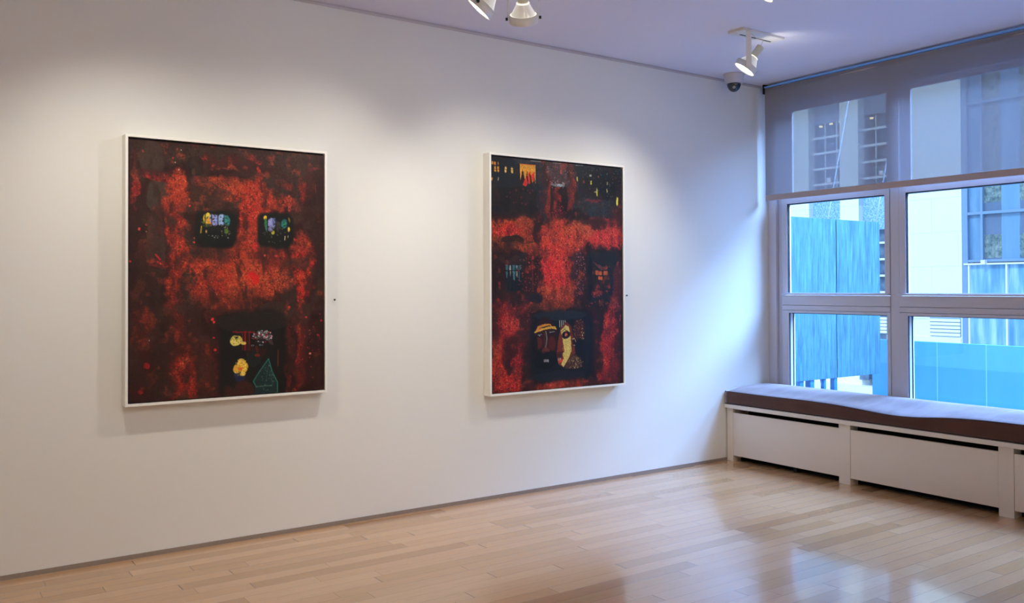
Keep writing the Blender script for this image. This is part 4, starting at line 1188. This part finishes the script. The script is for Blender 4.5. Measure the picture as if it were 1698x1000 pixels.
def toward(C, T): return (Vector(T) - Vector(C)).normalized()
T1, T2 = (1.45, WY, 1.35), (3.67, WY, 1.35)
A2 = toward((2.40, 3.65, 2.72), T1); A3 = toward((2.66, 3.65, 2.70), T2); A4 = toward((4.47, 3.74, 2.72), (3.5, WY, 1.3))
spot_body((2.392, 3.65, 2.731), (-0.489, 0.473, -0.733), 0.074, 0.042, (2.42, 3.60, HC), 'white ring spotlight hanging at the top, tilted left, left of the other hanging lamp', arms=2)
spot_body((2.669, 3.65, 2.715), (0.359, 0.439, -0.824), 0.074, 0.042, (2.63, 3.60, HC), 'white ring spotlight hanging upright at the top, with black knobs both sides', arms=2, side=(0.83, -0.56, 0.03))
spot_body((4.478, 3.74, 2.737), (-0.399, 0.427, -0.812), 0.074, 0.038, (4.49, 3.70, HC), 'lit white spotlight on a flat stem under a long ceiling plate near the dome camera', arms=1, plate=(4.385, 4.785, 3.665, 3.79), side=(-0.60, -0.79, -0.12), slot=True)
spot_body((3.372, 2.72, 2.733), (-0.343, 0.472, -0.812), 0.074, 0.038, (3.385, 2.68, HC), 'white spotlight cut off by the top edge, above the lamp with the long ceiling plate', arms=1, plate=(3.28, 3.68, 2.645, 2.77), side=(-0.60, -0.79, -0.12), slot=True)
spot_light('spot_lamp_a', (2.372, 3.67, 2.70), (1.62, WY, 0.85), 42, 108, 1.0)
spot_light('spot_lamp_b', (2.684, 3.67, 2.68), (3.35, WY, 0.85), 42, 108, 1.0)
spot_light('spot_lamp_c', (4.46, 3.76, 2.70), (3.75, WY, 0.85), 46, 104, 1.0)
spot_light('spot_lamp_d', (0.66, 3.65, 2.72), (1.20, WY, 0.85), 46, 104, 1.0)
# stray light that leaks out behind the open ring of the lamp near the dome camera
spot_light('spot_leak', (4.585, 3.66, 2.80), (5.05, 3.78, HC), 2.2, 120, 1.0, 0.02)
# unseen lamps added as ambient fill, at the long wall and the far walls
WARM = (1.0, 0.94, 0.84)
for i, (x, pw) in enumerate(((-0.8, 36), (1.2, 62), (3.2, 62))):
    spot_light('fill_flood_%s' % 'abc'[i], (x, 0.9, 2.55), (x + 0.4, WY, 0.85), pw, 100, 1.0, 0.6, WARM)
for i, (p, q) in enumerate((((0.2, -2.2, 2.85), (0.2, YF, 1.2)), ((3.4, -2.2, 2.85), (3.4, YF, 1.2)), ((-1.4, 0.3, 2.85), (XL, 0.3, 1.2)))):
    spot_light('fill_wall_%s' % 'abc'[i], p, q, 310, 130, 1.0, 0.1, WARM)

# ------------------------------------------------------------------ security dome camera on the ceiling
cx, cy = 5.30, 4.525
dm = tag(empty('ceiling_camera', (cx, cy, HC)), 'white dome security camera with smoked bowl on the ceiling corner', 'security camera')
MF = Matrix.Translation((cx, cy, HC-0.0005)) @ Matrix.Rotation(R(180), 4, 'X')
MB().lathe([(0.080, 0), (0.080, 0.006), (0.076, 0.012), (0.066, 0.066), (0.060, 0.074), (0.050, 0.074)], 40, MF).obj('housing', M_DOME_W, dm)
MB().lathe([(0.052*math.cos(k*R(90)/9), 0.074 + 0.062*math.sin(k*R(90)/9)) if k < 9 else (0.003, 0.136) for k in range(10)], 32, MF).obj('dome', M_DOME, dm)
MB().lathe([(0.012, 0), (0.012, 0.004), (0.008, 0.006)], 18, axis_matrix((cx-0.030, cy-0.028, HC-0.108), (-.75, -.6, -.35), (0, 0, 1))).obj('lens', M_STEEL, dm)

# ------------------------------------------------------------------ outside: teal hoarding, sidewalk shed, office block across the street
PY = 6.5
pl = 'teal painted plywood sheets outside the left window'
for i, (a, b, lab) in enumerate(((8.555, 9.430, 'teal painted plywood sheet outside the left window, nearest to the wall'),
                                 (9.446, 10.345, 'teal painted plywood sheet outside the left window, farther out, right of its twin'))):
    m = MB().box(a, b, PY, PY+0.02, 0.245, 2.165)
    tag(m.obj('plywood_sheet', M_PLY, None, 0.002), lab, 'plywood sheet', pl)
MB_post = ((8.785, 0.075), (8.985, 0.075), (9.225, 0.045), (9.44, 0.06))
plab = ('teal steel post below the plywood, nearest the window frame', 'teal steel post below the plywood, second from the window frame',
        'thin teal steel post with a diagonal brace below the plywood', 'teal steel post below the joint of the plywood sheets')
for (x, wd), lab in zip(MB_post, plab):
    o = MB().box(x-wd/2, x+wd/2, PY+0.0199, PY+0.0199+wd, -0.80, 1.9).obj('scaffold_post', M_POST, None, 0.003)
    tag(o, lab, 'post', 'teal posts behind the plywood')
    if wd == 0.045:
        MB().bar((x+0.09, PY+0.05, -0.2), (x-0.10, PY+0.05, 0.45), 0.02, 0.02).obj('brace', M_POST, o)
tag(MB().box(10.60, 10.64, -3.0, 6.78, -0.80, 0.660).obj('hoarding_parapet', M_PARAPET, None, 0.003), 'long teal board parapet outside beneath the right-hand window', 'hoarding')
tag(MB().box(6.6, 10.70, -3.0, 9.0, -0.90, -0.80).obj('shed_deck', M_DECK), 'pale deck boards of the sidewalk shed below the window', 'deck')
struct(MB().box(6.2, 60, -40, 70, -6.2, -6.0).obj('floor_street', M_ASPHALT))

BXF = 24.0
bd = tag(empty('office_building', (BXF, 13, -6.0)), 'pale stone office block with blue glazing across the street', 'building')
def part(name, mat, *boxes, parent=bd, bevel=0.0):
    m = MB()
    for b in boxes: m.box(*b)
    return m.obj(name, mat, parent, bevel)
TOP = 15.0
part('stone_wall', M_STONE, (BXF, BXF+.6, 12.66, 14.84, -6, TOP))
part('stone_pier', M_STONE, (BXF, BXF+.6, 15.755, 16.385, -1.2, TOP))
part('stone_pier', M_STONE, (BXF, BXF+.6, 17.50, 22.0, -1.2, TOP))
part('stone_base', M_STONE, (BXF-.25, BXF+.6, 14.84, 22.0, -6.0, -1.62))
part('stone_base', M_STONE, (BXF+.05, BXF+.6, 15.72, 22.0, -1.62, -0.05))
part('core_wall', M_DARKGLASS, (BXF+.6, BXF+.9, 2.0, 24.0, -6, TOP))
part('stone_ledge', M_STONE_TRIM, (BXF-.05, BXF+.02, 12.68, 14.84, -.20, -.06))
part('stone_ledge', M_STONE_TRIM, (BXF-.02, BXF+.02, 13.62, 14.84, .44, .50))
# louvres
for a, b in ((12.70, 13.555), (14.86, 15.06)):
    part('louvre', M_STONE_TRIM, *[(BXF-.06, BXF-.01, a, b, -.02+.098*k, .055+.098*k) for k in range(5)])
part('louvre_shadow', M_BLUEFRAME, (BXF-.012, BXF-.002, 12.69, 13.565, -.03, .48))
# bays left of the stone wall
for y0, y1, mun, dz in ((16.385, 17.50, (16.67, 17.08), 0.0), (14.84, 15.755, (14.93, 15.34), 0.03)):
    part('blind', M_BLIND, (BXF+.30, BXF+.34, y0, y1, 6.50+dz, 9.5))
    part('spandrel', M_SPANDREL, (BXF+.22, BXF+.34, y0, y1, 3.05, 4.40))
    w = part('window_band', M_DARKGLASS, (BXF+.34, BXF+.38, y0, y1, 4.40, 6.50+dz))
    part('glazing_bar', M_WHITEBAR, *[(BXF+.24, BXF+.33, y0, y1, 4.55+.49*k+dz, 4.62+.49*k+dz) for k in range(4)], parent=w)
    part('glazing_bar', M_WHITEBAR, *[(BXF+.26, BXF+.33, m-.012, m+.012, 4.40, 6.5) for m in mun], parent=w)
    w = part('window_band', M_DARKGLASS, (BXF+.34, BXF+.38, y0, y1, -1.45, 3.05))
    part('glazing_bar', M_WHITEBAR, *[(BXF+.24, BXF+.33, y0, y1, 1.15+.49*k, 1.21+.49*k) for k in range(4)], parent=w)
    part('glazing_bar', M_WHITEBAR, (BXF+.24, BXF+.33, y0, y0+.10, 0.5, 3.05), parent=w)
part('ground_window', M_DARKGLASS, (BXF+.02, BXF+.05, 15.47, 15.78, -1.45, -.9))
# curtain wall at the right
G0 = 3.0
part('curtain_glass', M_CURTAIN, (BXF+.10, BXF+.14, 12.15, 12.55, 1.99, TOP))
part('curtain_glass', M_REFLECT, (BXF+.10, BXF+.14, G0, 12.12, 1.99, TOP))
part('curtain_panel', M_METALPANEL, (BXF+.08, BXF+.12, G0, 12.6, -6, 1.92))
fr = [(BXF, BXF+.12, 12.50, 12.66, -6, TOP), (BXF+.005, BXF+.12, 12.10, 12.16, 1.99, TOP), (BXF+.01, BXF+.12, G0, 12.5, 1.99, 2.06)]
for z in (3.27, 6.25, 7.5): fr.append((BXF+.01, BXF+.12, G0, 12.5, z, z+.075))
for y in (10.2, 8.2, 6.2): fr.append((BXF+.005, BXF+.12, y, y+.06, 1.99, TOP))
part('curtain_frame', M_BLUEFRAME, *fr)
part('curtain_rail', M_WHITEBAR, (BXF-.03, BXF+.1, G0, 12.6, 1.92, 1.965), *[(BXF, BXF+.1, y, y+.045, -6, 1.92) for y in (12.46, 11.48, 10.5, 9.5, 8.5)])
part('wall_box', M_WHITEBAR, (BXF-.12, BXF, 11.99, 12.10, 1.93, 2.04))
# warm ceiling lamps seen behind the blinds
lab = ('warm ceiling lamp in the office window across the street, leftmost', 'warm ceiling lamp in the office window across the street, second from left',
       'warm ceiling lamp in the office window across the street, beside the pier', 'warm ceiling lamp in the office window across the street, alone in the right bay')
for (y, z), lb in zip(((17.17, 6.37), (16.80, 6.40), (16.47, 6.42), (15.42, 6.36)), lab):
    m = MB().lathe([(0.0, 0), (0.05, 0.012), (0.06, 0.04), (0.05, 0.06), (0.0, 0.065)], 14, Matrix.Translation((BXF+.18, y, z)), cap=False)
    tag(m.obj('office_lamp', M_BEACON), lb, 'lamp', 'lamps in the office windows')
tag(MB().box(BXF+.22, BXF+.235, 16.86, 17.0, 4.625, 4.765).obj('window_notice', M_WHITEBAR), 'white paper on the office window across the street, left bay', 'notice', 'papers on the office windows')
tag(MB().box(BXF+.22, BXF+.235, 15.08, 15.22, 4.66, 4.80).obj('window_notice', M_WHITEBAR), 'white paper on the office window across the street, right bay', 'notice', 'papers on the office windows')
# stay cables running up past the left window
for (p, q), lb in zip((((12.0, 8.45, 2.2), (12.0, 8.02, 4.25)), ((12.0, 7.62, 2.2), (12.0, 7.12, 4.6))), ('thin pale stay cable behind the shade, left one', 'thin pale stay cable behind the shade, right one')):
    tag(MB().tube([p, q], 0.010, 8).obj('stay_cable', M_CABLE), lb, 'cable', 'stay cables')

# ------------------------------------------------------------------ daylight
sun = bpy.data.lights.new('daylight_sun', 'SUN'); sun.energy = 2.5; sun.angle = R(12); sun.color = (0.74, 0.87, 1.0)
so = bpy.data.objects.new('daylight_sun', sun); COL.objects.link(so); so.location = (0, 0, 30)
so.rotation_euler = Vector((0.62, 0.02, -0.62)).to_track_quat('-Z', 'Y').to_euler()
w = bpy.data.worlds.new('sky'); scene.world = w; w.use_nodes = True
nt = w.node_tree; nt.nodes.clear()
out = nt.nodes.new('ShaderNodeOutputWorld'); bg = nt.nodes.new('ShaderNodeBackground')
tc = nt.nodes.new('ShaderNodeTexCoord'); sp = nt.nodes.new('ShaderNodeSeparateXYZ'); rp = nt.nodes.new('ShaderNodeValToRGB')
nt.links.new(tc.outputs['Generated'], sp.inputs[0]); nt.links.new(sp.outputs[2], rp.inputs[0]); nt.links.new(rp.outputs[0], bg.inputs[0])
rp.color_ramp.elements[0].position = 0.0; rp.color_ramp.elements[0].color = (0.50, 0.76, 1.0, 1)
rp.color_ramp.elements[1].position = 0.8; rp.color_ramp.elements[1].color = (0.24, 0.46, 1.0, 1)
bg.inputs[1].default_value = 2.1
nt.links.new(bg.outputs[0], out.inputs[0])
# area lamp added out of view to push more blue daylight into the room
d = bpy.data.lights.new('daylight_fill', 'AREA'); d.shape = 'RECTANGLE'; d.size = 6.0; d.size_y = 4.0; d.energy = 9200; d.color = (0.27, 0.48, 1.0)
o = bpy.data.objects.new('daylight_fill', d); COL.objects.link(o); o.location = (9.4, 0.6, 6.6)
o.rotation_euler = (Vector((5.8, 3.0, 1.2)) - Vector(o.location)).to_track_quat('-Z', 'Y').to_euler()
# sky portal in each bay so the daylight samples cleanly
for y0, y1 in ((3.65, 4.49), (1.82, 3.50), (0.1, 1.7)):
    d = bpy.data.lights.new('sky_portal', 'AREA'); d.shape = 'RECTANGLE'; d.size = y1-y0; d.size_y = 2.2
    d.cycles.is_portal = True
    o = bpy.data.objects.new('sky_portal', d); COL.objects.link(o); o.location = (6.02, (y0+y1)/2, 1.67)
    o.rotation_euler = Vector((-1, 0, 0)).to_track_quat('-Z', 'Z').to_euler()

# ------------------------------------------------------------------ camera
cam = bpy.data.cameras.new('camera'); co = bpy.data.objects.new('camera', cam); COL.objects.link(co)
cam.sensor_fit = 'HORIZONTAL'; cam.sensor_width = 36.0; cam.lens = 1461.36*36/1698
cam.shift_x = (849 - 821.74)/1698; cam.shift_y = (460.42 - 500)/1698
r_, u_, f_ = Vector((0.826142, -0.563452, -0.0033)), Vector((-0.003697, -0.011277, 0.99993)), Vector((0.56345, 0.826072, 0.0114))
m = Matrix((r_, u_, -f_)).transposed().to_4x4(); m.translation = (0, 0, 1.35)
co.matrix_world = m
scene.camera = co

# ------------------------------------------------------------------ colour management / sampling
scene.view_settings.view_transform = 'Standard'
scene.view_settings.look = 'None'
scene.view_settings.exposure = 0.0
scene.cycles.use_denoising = True
scene.cycles.max_bounces = 10
scene.cycles.diffuse_bounces = 5
scene.cycles.glossy_bounces = 4
scene.cycles.transparent_max_bounces = 12
scene.cycles.sample_clamp_indirect = 4.0
scene.cycles.caustics_reflective = False
scene.cycles.caustics_refractive = False
